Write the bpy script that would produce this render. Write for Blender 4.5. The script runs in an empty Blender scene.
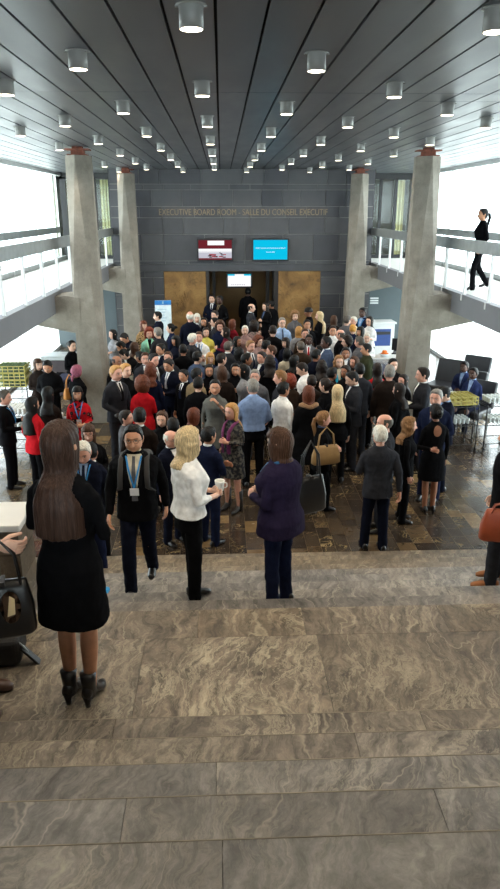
LAMP_W = 38.0; SKY = 9.0; EXPO = 0.0
import bpy, bmesh, math, random
import numpy as np
from mathutils import Vector, Matrix, noise
from mathutils.bvhtree import BVHTree
random.seed(7)
PI = math.pi
SC = bpy.context.scene
COL = SC.collection
F_PX = 700.0
CAMZ = 4.47
PITCH = math.atan(235 / F_PX)
YAW = math.atan(29 / (F_PX / math.cos(PITCH)))

# ------------------------------------------------------------------ helpers
def lin(c):
    """sRGB 0-255 triple to linear rgba"""
    r = []
    for v in c[:3]:
        v = v / 255.0
        r.append(v / 12.92 if v <= .04045 else ((v + .055) / 1.055) ** 2.4)
    return (r[0], r[1], r[2], 1.0)

def tag(o, label=None, cat=None, group=None, kind=None):
    if label: o['label'] = label
    if cat: o['category'] = cat
    if group: o['group'] = group
    if kind: o['kind'] = kind
    return o

def empty(name, loc=(0, 0, 0), rz=0.0, label=None, cat=None, group=None):
    o = bpy.data.objects.new(name, None)
    o.empty_display_size = .1
    COL.objects.link(o)
    o.location = loc
    o.rotation_euler = (0, 0, rz)
    return tag(o, label, cat, group)

class MB:
    """collects geometry into one mesh"""
    def __init__(s):
        s.v = []; s.f = []; s.mi = []; s.sm = []
    def add(s, vs, fs, mi=0, smooth=False):
        b = len(s.v)
        s.v.extend([tuple(map(float, p)) for p in vs])
        for f in fs:
            s.f.append(tuple(b + i for i in f)); s.mi.append(mi); s.sm.append(smooth)
        return s
    def box(s, x0, x1, y0, y1, z0, z1, mi=0):
        v = [(x0,y0,z0),(x1,y0,z0),(x1,y1,z0),(x0,y1,z0),(x0,y0,z1),(x1,y0,z1),(x1,y1,z1),(x0,y1,z1)]
        f = [(0,3,2,1),(4,5,6,7),(0,1,5,4),(1,2,6,5),(2,3,7,6),(3,0,4,7)]
        return s.add(v, f, mi)
    def bevbox(s, x0, x1, y0, y1, z0, z1, b=.01, mi=0, seg=2, M=None):
        bm = bmesh.new()
        bmesh.ops.create_cube(bm, size=1)
        for v in bm.verts:
            v.co = Vector(((x0+x1)/2+v.co.x*(x1-x0), (y0+y1)/2+v.co.y*(y1-y0), (z0+z1)/2+v.co.z*(z1-z0)))
        bmesh.ops.bevel(bm, geom=bm.edges[:], offset=b, segments=seg, affect='EDGES', profile=.5)
        if M is not None: bmesh.ops.transform(bm, matrix=M, verts=bm.verts[:])
        bm.verts.index_update()
        s.add([v.co for v in bm.verts], [[v.index for v in f.verts] for f in bm.faces], mi, False)
        bm.free(); return s
    def hull(s, pts, mi=0):
        bm = bmesh.new()
        vs = [bm.verts.new(p) for p in pts]
        bmesh.ops.convex_hull(bm, input=vs)
        bmesh.ops.dissolve_limit(bm, angle_limit=.02, verts=bm.verts[:], edges=bm.edges[:])
        for v in [v for v in bm.verts if not v.link_faces]: bm.verts.remove(v)
        bm.verts.index_update()
        s.add([v.co for v in bm.verts], [[v.index for v in f.verts] for f in bm.faces], mi)
        bm.free(); return s
    def cyl(s, c, r, h, n=20, mi=0, axis='z', r2=None, smooth=True):
        r2 = r if r2 is None else r2
        v = []
        for k, (rr, t) in enumerate(((r, 0), (r2, h))):
            for i in range(n):
                a = 2*PI*i/n
                p = (rr*math.cos(a), rr*math.sin(a), t)
                if axis == 'x': p = (p[2], p[0], p[1])
                if axis == 'y': p = (p[0], p[2], p[1])
                v.append((c[0]+p[0], c[1]+p[1], c[2]+p[2]))
        b = len(s.v)
        s.add(v, [(i, (i+1) % n, n+(i+1) % n, n+i) for i in range(n)], mi, smooth)
        s.f.append(tuple(b+i for i in reversed(range(n)))); s.mi.append(mi); s.sm.append(False)
        s.f.append(tuple(b+n+i for i in range(n))); s.mi.append(mi); s.sm.append(False)
        return s
    def lathe(s, c, prof, n=20, mi=0):
        v = []
        for (r, z) in prof:
            for i in range(n):
                a = 2*PI*i/n
                v.append((c[0]+r*math.cos(a), c[1]+r*math.sin(a), c[2]+z))
        f = []
        for k in range(len(prof)-1):
            for i in range(n):
                f.append((k*n+i, k*n+(i+1) % n, (k+1)*n+(i+1) % n, (k+1)*n+i))
        f.append(tuple(reversed(range(n)))); f.append(tuple(range((len(prof)-1)*n, len(prof)*n)))
        return s.add(v, f, mi, True)
    def rings(s, rings, mi=0, smooth=True, cap=True, closed=True):
        n = len(rings[0]); v = [p for r in rings for p in r]; f = []
        for k in range(len(rings)-1):
            for i in range(n if closed else n-1):
                j = (i+1) % n
                f.append((k*n+i, k*n+j, (k+1)*n+j, (k+1)*n+i))
        if cap:
            f.append(tuple(reversed(range(n)))); f.append(tuple(range((len(rings)-1)*n, len(rings)*n)))
        return s.add(v, f, mi, smooth)
    def tube(s, path, rad, seg=10, hint=(1, 0, 0), mi=0, round_ends=True):
        """path of points, rad a list of r or (a,b); a lies along the hint direction"""
        P = [Vector(p) for p in path]
        R = [(r, r) if not isinstance(r, (tuple, list)) else tuple(r) for r in rad]
        n = len(P); T = []
        for i in range(n):
            t = P[min(i+1, n-1)] - P[max(i-1, 0)]
            T.append(t.normalized() if t.length > 1e-9 else Vector((0, 0, 1)))
        if round_ends:
            for end in (0, 1):
                k = 0 if end == 0 else n-1
                sgn = -1 if end == 0 else 1
                rr = min(R[k]) if end == 0 else min(R[-1])
                ext = [(.55, .82), (.9, .42)]
                pts = [(P[k] + T[k]*sgn*rr*e, (R[k][0]*w, R[k][1]*w)) for e, w in ext]
                if end == 0:
                    headp = [(p, r, T[0]) for p, r in reversed(pts)]
                else:
                    tailp = [(p, r, T[-1]) for p, r in pts]
            seq = headp + [(P[i], R[i], T[i]) for i in range(n)] + tailp
        else:
            seq = [(P[i], R[i], T[i]) for i in range(n)]
        H = Vector(hint); rg = []
        for p, r, t in seq:
            a = H - t*H.dot(t)
            if a.length < 1e-4: a = t.orthogonal()
            a.normalize(); b = t.cross(a)
            rg.append([p + a*(r[0]*math.cos(2*PI*i/seg)) + b*(r[1]*math.sin(2*PI*i/seg)) for i in range(seg)])
            H = a
        return s.rings(rg, mi)
    def mesh(s, name):
        me = bpy.data.meshes.new(name)
        me.from_pydata(s.v, [], s.f)
        me.polygons.foreach_set('material_index', s.mi)
        me.polygons.foreach_set('use_smooth', s.sm)
        me.update()
        return me
    def build(s, name, mats, parent=None, loc=None):
        me = s.mesh(name)
        bm = bmesh.new(); bm.from_mesh(me)
        bmesh.ops.recalc_face_normals(bm, faces=bm.faces[:]); bm.to_mesh(me); bm.free()
        for m in (mats if isinstance(mats, (list, tuple)) else [mats]): me.materials.append(m)
        o = bpy.data.objects.new(name, me); COL.objects.link(o)
        if parent: o.parent = parent
        if loc: o.location = loc
        return o

# ---------------------------------------------------------------- materials
class NT:
    def __init__(s, name):
        s.m = bpy.data.materials.new(name); s.m.use_nodes = True
        s.t = s.m.node_tree; s.t.nodes.clear()
        s.out = s.n('ShaderNodeOutputMaterial')
    def n(s, typ, **kw):
        nd = s.t.nodes.new(typ)
        for k, v in kw.items():
            if k.startswith('i_'):
                nd.inputs[k[2:].replace('_', ' ')].default_value = v
            else: setattr(nd, k, v)
        return nd
    def l(s, a, b): s.t.links.new(a, b)
    def bsdf(s, **kw):
        b = s.n('ShaderNodeBsdfPrincipled')
        for k, v in kw.items(): b.inputs[k].default_value = v
        s.l(b.outputs[0], s.out.inputs[0]); return b
    def coord(s, scale=(1, 1, 1), what='Object'):
        tc = s.n('ShaderNodeTexCoord'); mp = s.n('ShaderNodeMapping')
        mp.inputs['Scale'].default_value = scale
        s.l(tc.outputs[what], mp.inputs[0]); return mp.outputs[0]
    def ramp(s, fac, stops, interp='LINEAR'):
        r = s.n('ShaderNodeValToRGB'); r.color_ramp.interpolation = interp
        e = r.color_ramp.elements
        while len(e) < len(stops): e.new(.5)
        for k, (p, c) in enumerate(stops):
            e[k].position = p; e[k].color = c if len(c) == 4 else (*c, 1)
        s.l(fac, r.inputs[0]); return r.outputs[0]
    def mix(s, fac, a, b, typ='MIX'):
        m = s.n('ShaderNodeMix', data_type='RGBA', blend_type=typ)
        for inp, v in ((0, fac), (6, a), (7, b)):
            if hasattr(v, 'is_linked') or hasattr(v, 'links'): s.l(v, m.inputs[inp])
            else: m.inputs[inp].default_value = v
        return m.outputs[2]
    def math(s, op, a, b=0.0, c=None):
        m = s.n('ShaderNodeMath', operation=op)
        for i, v in enumerate((a, b) if c is None else (a, b, c)):
            if hasattr(v, 'links'): s.l(v, m.inputs[i])
            else: m.inputs[i].default_value = v
        return m.outputs[0]
    def noise(s, vec, scale, detail=4, rough=.55, dist=0.0, out='Fac'):
        nd = s.n('ShaderNodeTexNoise'); nd.inputs['Scale'].default_value = scale
        nd.inputs['Detail'].default_value = detail; nd.inputs['Roughness'].default_value = rough
        nd.inputs['Distortion'].default_value = dist
        s.l(vec, nd.inputs['Vector']); return nd.outputs[out]
    def bump(s, h, strength, dist, b):
        bp = s.n('ShaderNodeBump'); bp.inputs['Strength'].default_value = strength
        bp.inputs['Distance'].default_value = dist
        s.l(h, bp.inputs['Height']); s.l(bp.outputs[0], b.inputs['Normal'])

def plain(name, rgb, rough=.5, metal=0.0, nscale=8.0, namt=.12, bump=0.0, spec=.5):
    t = NT(name); b = t.bsdf(Roughness=rough, Metallic=metal)
    b.inputs['Specular IOR Level'].default_value = spec
    v = t.coord(); f = t.noise(v, nscale)
    c = lin(rgb)
    lo = tuple(x*(1-namt) for x in c[:3]) + (1,); hi = tuple(min(1, x*(1+namt)) for x in c[:3]) + (1,)
    t.l(t.ramp(f, [(.3, lo), (.7, hi)]), b.inputs['Base Color'])
    if bump: t.bump(t.noise(v, nscale*6, 3), bump, .003, b)
    return t.m

def emit(name, rgb, strength):
    t = NT(name); e = t.n('ShaderNodeEmission'); e.inputs[0].default_value = lin(rgb); e.inputs[1].default_value = strength
    t.l(e.outputs[0], t.out.inputs[0]); return t.m

def marble():
    t = NT('marble_slabs'); b = t.bsdf(Roughness=.42)
    at = t.n('ShaderNodeAttribute', attribute_name='slab')
    sep = t.n('ShaderNodeSeparateColor'); t.l(at.outputs['Color'], sep.inputs[0])
    rnd, vein, warm = sep.outputs[0], sep.outputs[1], sep.outputs[2]
    tc = t.n('ShaderNodeTexCoord')
    off = t.n('ShaderNodeCombineXYZ'); t.l(t.math('MULTIPLY', rnd, 37.0), off.inputs[0]); t.l(t.math('MULTIPLY', rnd, 91.0), off.inputs[1])
    va = t.n('ShaderNodeVectorMath', operation='ADD'); t.l(tc.outputs['Object'], va.inputs[0]); t.l(off.outputs[0], va.inputs[1])
    mp = t.n('ShaderNodeMapping'); mp.inputs['Rotation'].default_value = (0, 0, .2)
    t.l(va.outputs[0], mp.inputs[0]); V = mp.outputs[0]
    base = t.noise(V, 1.7, 8, .62, .8)
    grey = t.ramp(base, [(.3, lin((100, 101, 104))), (.5, lin((130, 130, 132))), (.72, lin((156, 155, 155)))])
    brown = t.ramp(base, [(.28, lin((88, 78, 66))), (.5, lin((116, 103, 87))), (.7, lin((142, 128, 108)))])
    c = t.mix(warm, grey, brown)
    fine = t.noise(V, 26, 6, .7, .4)
    c = t.mix(.28, c, t.ramp(fine, [(.3, (.1, .09, .08, 1)), (.7, (.75, .7, .62, 1))]), 'OVERLAY')
    # domain warped by a smooth noise so the veins wander without looping
    wn = t.n('ShaderNodeTexNoise'); wn.inputs['Scale'].default_value = 1.3; wn.inputs['Detail'].default_value = 5; wn.inputs['Roughness'].default_value = .6
    t.l(V, wn.inputs['Vector'])
    sc = t.n('ShaderNodeVectorMath', operation='SCALE'); t.l(wn.outputs['Color'], sc.inputs[0]); sc.inputs['Scale'].default_value = .55
    ad = t.n('ShaderNodeVectorMath', operation='ADD'); t.l(V, ad.inputs[0]); t.l(sc.outputs[0], ad.inputs[1]); W = ad.outputs[0]
    def squash(rot, scl):
        m_ = t.n('ShaderNodeMapping'); m_.inputs['Rotation'].default_value = (0, 0, rot); m_.inputs['Scale'].default_value = (*scl, 1)
        t.l(W, m_.inputs[0]); return m_.outputs[0]
    def ridge(vec, scale, width, det=5, rough=.62, lvl=.5):
        n1 = t.noise(vec, scale, det, rough, 0)
        r = t.math('ABSOLUTE', t.math('SUBTRACT', n1, lvl))
        return t.ramp(r, [(0, (1, 1, 1, 1)), (width, (0, 0, 0, 1))])
    D1 = squash(.9, (2.6, .8)); D2 = squash(-.35, (1.8, .5)); D3 = squash(.5, (3.2, .9))
    mask = t.ramp(t.noise(W, 1.0, 4, .6), [(.46, (0, 0, 0, 1)), (.66, (1, 1, 1, 1))])
    mask2 = t.ramp(t.noise(V, .9, 3, .55), [(.42, (1, 1, 1, 1)), (.6, (0, 0, 0, 1))])
    v1 = t.mix(1.0, ridge(D1, 1.6, .034, 9, .74), mask, 'MULTIPLY')
    v2 = t.mix(1.0, ridge(D3, 2.6, .022, 9, .72), mask2, 'MULTIPLY')
    v3 = ridge(D2, .7, .003, 3, .45)
    v4 = ridge(D1, .55, .0035, 3, .45, .46)
    str1 = t.noise(squash(.75, (7, 1.6)), 3.0, 9, .7)
    c = t.mix(t.math('MULTIPLY', vein, .62), c, t.ramp(str1, [(.36, (.09, .085, .08, 1)), (.5, (.5, .5, .5, 1)), (.64, (.92, .9, .85, 1))]), 'OVERLAY')
    str2 = t.noise(squash(-.6, (5, 1.2)), 2.2, 9, .72)
    c = t.mix(.3, c, t.ramp(str2, [(.38, (.1, .1, .1, 1)), (.62, (.85, .85, .85, 1))]), 'OVERLAY')
    cream = t.mix(warm, lin((190, 184, 172)), lin((202, 190, 162)))
    c = t.mix(t.math('MULTIPLY', t.math('MULTIPLY', v1, vein), .7), c, cream)
    c = t.mix(t.math('MULTIPLY', t.math('MULTIPLY', v2, vein), .45), c, cream)
    c = t.mix(t.math('MULTIPLY', v3, .4), c, cream)
    c = t.mix(t.math('MULTIPLY', v4, .5), c, cream)
    dark = t.noise(V, 4.5, 6, .7, 1.5)
    c = t.mix(t.math('MULTIPLY', t.ramp(dark, [(.52, (0, 0, 0, 1)), (.75, (1, 1, 1, 1))]), .35), c, lin((66, 58, 50)))
    tone = t.ramp(t.math('FRACT', t.math('MULTIPLY', rnd, 13.7)), [(0, (.74, .74, .74, 1)), (1, (.98, .98, .98, 1))])
    c = t.mix(1.0, c, tone, 'MULTIPLY')
    t.l(c, b.inputs['Base Color'])
    t.l(t.ramp(fine, [(.3, (.3, .3, .3, 1)), (.7, (.5, .5, .5, 1))]), b.inputs['Roughness'])
    t.bump(fine, .12, .002, b)
    return t.m

def lobby_marble():
    t = NT('lobby_marble'); b = t.bsdf(); b.inputs['Specular IOR Level'].default_value = 1.0
    at = t.n('ShaderNodeAttribute', attribute_name='slab')
    sep = t.n('ShaderNodeSeparateColor'); t.l(at.outputs['Color'], sep.inputs[0])
    tc = t.n('ShaderNodeTexCoord')
    off = t.n('ShaderNodeCombineXYZ'); t.l(t.math('MULTIPLY', sep.outputs[0], 53.0), off.inputs[0]); t.l(t.math('MULTIPLY', sep.outputs[0], 17.0), off.inputs[1])
    va = t.n('ShaderNodeVectorMath', operation='ADD'); t.l(tc.outputs['Object'], va.inputs[0]); t.l(off.outputs[0], va.inputs[1])
    V = va.outputs[0]
    tone = t.ramp(sep.outputs[1], [(0, lin((50, 42, 36))), (.5, lin((66, 56, 46))), (.85, lin((86, 72, 56))), (.95, lin((112, 92, 66))), (1, lin((134, 112, 80)))])
    c = t.mix(.5, tone, t.ramp(t.noise(V, 5, 6, .65, 1.0), [(.3, (.12, .11, .1, 1)), (.7, (.8, .75, .65, 1))]), 'OVERLAY')
    r = t.math('ABSOLUTE', t.math('SUBTRACT', t.noise(V, 3.2, 4, .55, 1.8), .5))
    v = t.ramp(r, [(0, (1, 1, 1, 1)), (.02, (0, 0, 0, 1))])
    m = t.ramp(t.noise(V, 1.3, 2), [(.5, (0, 0, 0, 1)), (.65, (1, 1, 1, 1))])
    c = t.mix(t.math('MULTIPLY', t.mix(1.0, v, m, 'MULTIPLY'), .75), c, lin((196, 172, 122)))
    t.l(c, b.inputs['Base Color'])
    f = t.noise(V, 9, 4)
    t.l(t.ramp(f, [(.3, (.15, .15, .15, 1)), (.7, (.28, .28, .28, 1))]), b.inputs['Roughness'])
    t.bump(t.noise(tc.outputs['Object'], 3.5, 3), .12, .01, b)
    return t.m

def concrete():
    t = NT('board_marked_concrete'); b = t.bsdf(Roughness=.8)
    v = t.coord(); f = t.noise(v, 2.5, 8, .65)
    c = t.ramp(f, [(.3, lin((124, 117, 107))), (.55, lin((148, 141, 130))), (.75, lin((168, 161, 150)))])
    v2 = t.coord((9, 9, 1.2)); g = t.noise(v2, 1.6, 5)
    c = t.mix(.15, c, t.ramp(g, [(.35, lin((140, 130, 116))), (.65, lin((210, 206, 196)))]), 'MULTIPLY')
    c = t.mix(.18, c, t.ramp(t.noise(v, 60, 4), [(.3, (.2, .2, .2, 1)), (.7, (.8, .8, .8, 1))]), 'OVERLAY')
    t.l(c, b.inputs['Base Color'])
    wv = t.n('ShaderNodeTexWave', wave_type='BANDS', bands_direction='Z'); wv.inputs['Scale'].default_value = .55
    t.bump(t.noise(v, 30, 5), .3, .006, b)
    return t.m

def glass_mat(name, tint=(.93, .97, .96), rough=0.0):
    t = NT(name)
    tr = t.n('ShaderNodeBsdfTransparent'); tr.inputs[0].default_value = (*tint, 1)
    gl = t.n('ShaderNodeBsdfGlossy'); gl.inputs['Roughness'].default_value = .02
    fr = t.n('ShaderNodeLayerWeight')
    fac = t.math('ADD', t.math('MULTIPLY', t.math('POWER', fr.outputs['Facing'], 5.0), .8), .03)
    mx = t.n('ShaderNodeMixShader'); t.l(fac, mx.inputs[0]); t.l(tr.outputs[0], mx.inputs[1]); t.l(gl.outputs[0], mx.inputs[2])
    t.l(mx.outputs[0], t.out.inputs[0]); return t.m

_fab = {}
def fabric(rgb, rough=.9, spec=.04, pattern=None):
    k = (tuple(rgb), rough, pattern)
    if k in _fab: return _fab[k]
    t = NT('fabric'); b = t.bsdf(Roughness=rough); b.inputs['Specular IOR Level'].default_value = spec
    b.inputs['Sheen Weight'].default_value = 0
    v = t.coord(); f = t.noise(v, 14, 4)
    c = lin(rgb)
    lo = tuple(x*.8 for x in c[:3]) + (1,); hi = tuple(min(1, x*1.22) for x in c[:3]) + (1,)
    col = t.ramp(f, [(.3, lo), (.7, hi)])
    if pattern == 'floral':
        vo = t.n('ShaderNodeTexVoronoi'); vo.inputs['Scale'].default_value = 11; t.l(v, vo.inputs['Vector'])
        col = t.mix(t.ramp(vo.outputs['Distance'], [(.25, (1, 1, 1, 1)), (.4, (0, 0, 0, 1))], 'CONSTANT'), col, (.02, .015, .02, 1))
        col = t.mix(t.ramp(vo.outputs['Distance'], [(.12, (1, 1, 1, 1)), (.2, (0, 0, 0, 1))]), col, lin((196, 120, 90)))
    if pattern == 'leopard':
        vo = t.n('ShaderNodeTexVoronoi'); vo.inputs['Scale'].default_value = 24; t.l(v, vo.inputs['Vector'])
        col = t.mix(t.ramp(vo.outputs['Distance'], [(.3, (1, 1, 1, 1)), (.42, (0, 0, 0, 1))]), col, lin((48, 34, 24)))
    if pattern == 'check':
        ck = t.n('ShaderNodeTexNoise'); ck.inputs['Scale'].default_value = 22; t.l(v, ck.inputs['Vector'])
        col = t.mix(t.ramp(ck.outputs[0], [(.45, (0, 0, 0, 1)), (.6, (1, 1, 1, 1))]), col, lin((98, 95, 88)))
    t.l(col, b.inputs['Base Color'])
    t.bump(t.noise(v, 7, 3, .6, .6), .5, .02, b)
    _fab[k] = t.m; return t.m

_hairm = {}
HC = dict(bk=(12, 10, 10), db=(30, 21, 17), br=(70, 46, 32), au=(96, 50, 32), rd=(124, 52, 34), bl=(204, 180, 138), gd=(178, 132, 76),
          gy=(128, 124, 118), wh=(214, 208, 196), sp=(84, 78, 72), lb=(132, 96, 62), pk=(150, 84, 104), gs=(198, 142, 66), dl=(60, 42, 34))
def hairmat(code, streak=1.0):
    if code in _hairm: return _hairm[code]
    t = NT('hair_' + code); b = t.bsdf(Roughness=.5); b.inputs['Specular IOR Level'].default_value = .2
    v = t.coord((60, 60, 4)); f = t.noise(v, 2.0, 4, .6)
    c = lin(HC[code])
    t.l(t.ramp(f, [(.3, tuple(x*.45 for x in c[:3]) + (1,)), (.52, c), (.75, tuple(min(1, x*1.6+.01) for x in c[:3]) + (1,))]), b.inputs['Base Color'])
    t.bump(f, .7, .006, b)
    _hairm[code] = t.m; return t.m

_skm = {}
SK = dict(p=(222, 176, 152), r=(214, 158, 136), t=(200, 144, 112), b=(150, 98, 70), k=(78, 48, 36))
def skinmat(code):
    if code in _skm: return _skm[code]
    t = NT('skin_' + code); b = t.bsdf(Roughness=.5)
    c = lin(SK[code])
    b.inputs['Subsurface Weight'].default_value = 0.0
    at = t.n('ShaderNodeAttribute', attribute_name='mask')
    sep = t.n('ShaderNodeSeparateColor'); t.l(at.outputs['Color'], sep.inputs[0])
    v = t.coord(); f = t.noise(v, 18, 3)
    col = t.ramp(f, [(.3, tuple(x*.88 for x in c[:3]) + (1,)), (.7, tuple(min(1, x*1.08) for x in c[:3]) + (1,))])
    lip = (c[0]*.72, c[1]*.38, c[2]*.38, 1)
    col = t.mix(sep.outputs[0], col, lip)
    col = t.mix(sep.outputs[2], col, (.75, .72, .68, 1))
    col = t.mix(sep.outputs[1], col, (.03, .02, .016, 1))
    t.l(col, b.inputs['Base Color'])
    _skm[code] = t.m; return t.m

leather = plain('black_leather', (22, 21, 22), .32, nscale=20, bump=.3)
shoe_m = plain('shoe_leather', (20, 17, 16), .3, nscale=12)
boot_m = plain('boot_leather', (24, 22, 23), .35, nscale=16, bump=.2)
# ================================================================ THE PLACE
CEIL = 5.67; XL, XR = -3.5, 4.9; XWL, XWR = -5.56, 6.96; YW = 23.6; YE = 26.2
M_conc = concrete()
M_marble = marble(); M_lobby = lobby_marble()
M_joint = plain("stone_joint", (122, 110, 90), .8)
M_glass = glass_mat('window_glass')
M_white = plain('white_painted_metal', (228, 230, 230), .4, nscale=3, namt=.04)
M_railgrey = plain('brushed_rail_metal', (168, 172, 172), .38, .55, nscale=5, namt=.12)
M_fascia = plain('grey_painted_fascia', (116, 117, 122), .55, nscale=2, namt=.06)
M_black = plain('black_metal', (20, 21, 24), .4, nscale=6)
M_wallgrey = plain('slate_grey_plaster', (88, 98, 102), .75, nscale=2, namt=.06)
M_rust = plain('rusty_steel', (122, 66, 48), .7, nscale=20, namt=.4)

def set_slab_attr(o, vals):
    """vals: one colour per polygon"""
    me = o.data
    a = me.color_attributes.new('slab', 'FLOAT_COLOR', 'CORNER')
    buf = np.zeros(len(me.loops)*4, dtype=np.float32)
    for p in me.polygons:
        v = vals[p.index]
        for li in p.loop_indices: buf[li*4:li*4+4] = (*v, 1)
    a.data.foreach_set('color', buf)

# ---- staircase and landing: slabs with thin joints over a darker core
def slabs(name, rows, label, kindcol):
    m = MB(); vals = []
    for (x0, x1, y0, y1, z0, z1, v) in rows:
        m.box(x0, x1, y0, y1, z0, z1)
        vals += [v]*6
    me = m.mesh(name); me.materials.append(M_marble)
    o = bpy.data.objects.new(name, me); COL.objects.link(o)
    set_slab_attr(o, vals)
    return tag(o, label, 'stairs', kind='structure')

R, T, T2, ZL = .17, .35, .4256, 1.70
YL0, YL1 = 3.12, 4.47
def ground(y):
    if y < YL0: return ZL + R*(1+math.floor((YL0-y)/T)) if y > YL0-8*T else ZL + 8*R
    if y <= YL1: return ZL
    k = math.floor((y-YL1)/T2)
    return max(0.0, ZL - R*(k+1))
rs = random.Random(3)
SX0, SX1 = -3.5, 4.9
rows = []; g = .0012
def course(y0, y1, z, cuts, vein, warm, th=.05):
    xs = [SX0] + cuts + [SX1]
    for a, b in zip(xs[:-1], xs[1:]):
        rows.append((a+g, b-g, y0, y1, z-th, z, (rs.random(), vein*rs.uniform(.7, 1.1), min(1, max(0, warm+rs.uniform(-.15, .15))))))
# joints read off the photo for the near steps
near_cuts = {1: [-2.2, -.6, 1.05, 3.0], 2: [-1.4, .62, 2.4], 3: [-2.4, -.05, 2.1, 3.6], 4: [-.38, .78, 2.6], 5: [-1.5, -.02, 2.0], 6: [-.7, .9], 7: [-1, 1], 8: [0]}
for k in range(1, 9):
    y1 = YL0 - (k-1)*T; y0 = y1 - T
    z = ZL + k*R
    course(y0 if k < 8 else y0-1.6, y1+.012, z, near_cuts[k], 1.0 if k < 3 else .7, .75 if k == 1 else (.5 if k == 2 else 0))
    course(y1-.03, y1, z-.05, near_cuts[k][::2], .5, .4, .12)
# landing of large slabs
course(YL0, 4.12, ZL, [-2.3, -.55, .62, 2.4], 1.1, .8)
course(4.122, YL1, ZL, [-1.9, -.2, .55, 1.55, 3.2], 1.2, .8)
for k in range(1, 10):
    y0 = YL1 + (k-1)*T2; z = ZL - k*R
    cuts = sorted(rs.uniform(-3, 4.4) for _ in range(4))
    course(y0-.012, y0+T2-.012+(.0), z, cuts, .9, .35 if k < 6 else .95)
    course(y0, y0+.03, z+R-.05, cuts[::2], .6, .5, .12)
stairs = slabs('marble_staircase', rows, 'veined grey brown marble stairs with a wide landing', None)
nose = MB()  # thin strips along the step edges, paler than the slabs
for k in range(1, 9): nose.bevbox(SX0, SX1, YL0-(k-1)*T+.008, YL0-(k-1)*T+.0135, ZL+k*R-.03, ZL+k*R+.0015, .001, seg=1)
tag(nose.build('trim_1', plain('pale_stone_edge', (136, 128, 114), .5, nscale=5, namt=.4)), 'thin pale edges of the marble steps', 'trim', kind='structure')
core = MB()
core.hull([(SX0, YL0-7.9*T-1.5, ZL+8*R-.06), (SX0, YL0-7.9*T, ZL+8*R-.06), (SX0, YL0, ZL-.06), (SX0, YL0-4, -.2), (SX0, YL0, -.2)] +
          [(SX1, YL0-7.9*T-1.5, ZL+8*R-.06), (SX1, YL0-7.9*T, ZL+8*R-.06), (SX1, YL0, ZL-.06), (SX1, YL0-4, -.2), (SX1, YL0, -.2)])
core.hull([(x, y, z) for x in (SX0, SX1) for y, z in ((YL0, ZL-.06), (YL1, ZL-.06), (YL1+9*T2, -.1), (YL1, -.2), (YL0, -.2))])
tag(core.build('staircase_core', M_joint), 'stone core under the stairs', 'stairs', kind='structure')

# ---- lobby floor: patchwork of polished slabs
fm = MB(); vals = []
rs = random.Random(11)
x = XWL
while x < XWR:
    w = rs.choice((.2, .24, .3)); y = YL1+9*T2+.0 - (3 if (x < SX0-.4 or x > SX1) else 0)
    y -= 0
    while y < YE:
        d = rs.uniform(.22, .62)
        fm.add([(x+.002, y+.002, 0), (min(x+w, XWR)-.002, y+.002, 0), (min(x+w, XWR)-.002, y+d-.002, 0), (x+.002, y+d-.002, 0)], [(0, 1, 2, 3)])
        vals.append((rs.random(), rs.random()**1.5, 0)); y += d
    x += w
me = fm.mesh('floor'); me.materials.append(M_lobby)
floor = bpy.data.objects.new('floor', me); COL.objects.link(floor); set_slab_attr(floor, vals)
tag(floor, 'polished dark brown marble patchwork floor of the lobby', 'floor', kind='structure')
fb = MB().box(XWL-.1, XWR+.1, -6, YE+.5, -.2, -.006)
tag(fb.build('floor_bed', M_joint), 'bed of the lobby floor', 'floor', kind='structure')

# ---- ceiling of long metal panels with dark gaps
def ceil_mat():
    t = NT('dark_metal_ceiling'); b = t.bsdf(Metallic=.35)
    v = t.coord((1, .25, 1)); f = t.noise(v, 3, 5)
    t.l(t.ramp(f, [(.3, lin((92, 95, 101))), (.7, lin((108, 111, 118)))]), b.inputs['Base Color'])
    t.l(t.ramp(f, [(.3, (.3, .3, .3, 1)), (.7, (.42, .42, .42, 1))]), b.inputs['Roughness'])
    return t.m
M_ceil = ceil_mat(); M_gap = plain('ceiling_gap', (10, 10, 12), .9)
P = .331; cm = MB(); k0 = int((XWL-.02)/P)-1
x = -.02 + k0*P
while x < XWR:
    a, b = max(x+.011, XWL), min(x+P-.011, XWR)
    if b > a:
        for (ya, yb) in ((-6, 8.38), (8.39, 8.95), (8.96, YE)):
            if abs(x) > 2.2 or ya < 8: cm.box(a, b, ya, yb, CEIL, CEIL+.03)
            elif ya == 8.39: cm.box(a, b, 8.39, YE, CEIL, CEIL+.03)
    x += P
ceil = tag(cm.build('ceiling', M_ceil), 'grey metal panel ceiling with narrow dark gaps', 'ceiling', kind='structure')
tag(MB().box(XWL-.1, XWR+.1, -6, YE+.5, CEIL+.05, CEIL+.2).build('ceiling_void', M_gap), 'dark void above the ceiling panels', 'ceiling', kind='structure')

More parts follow.
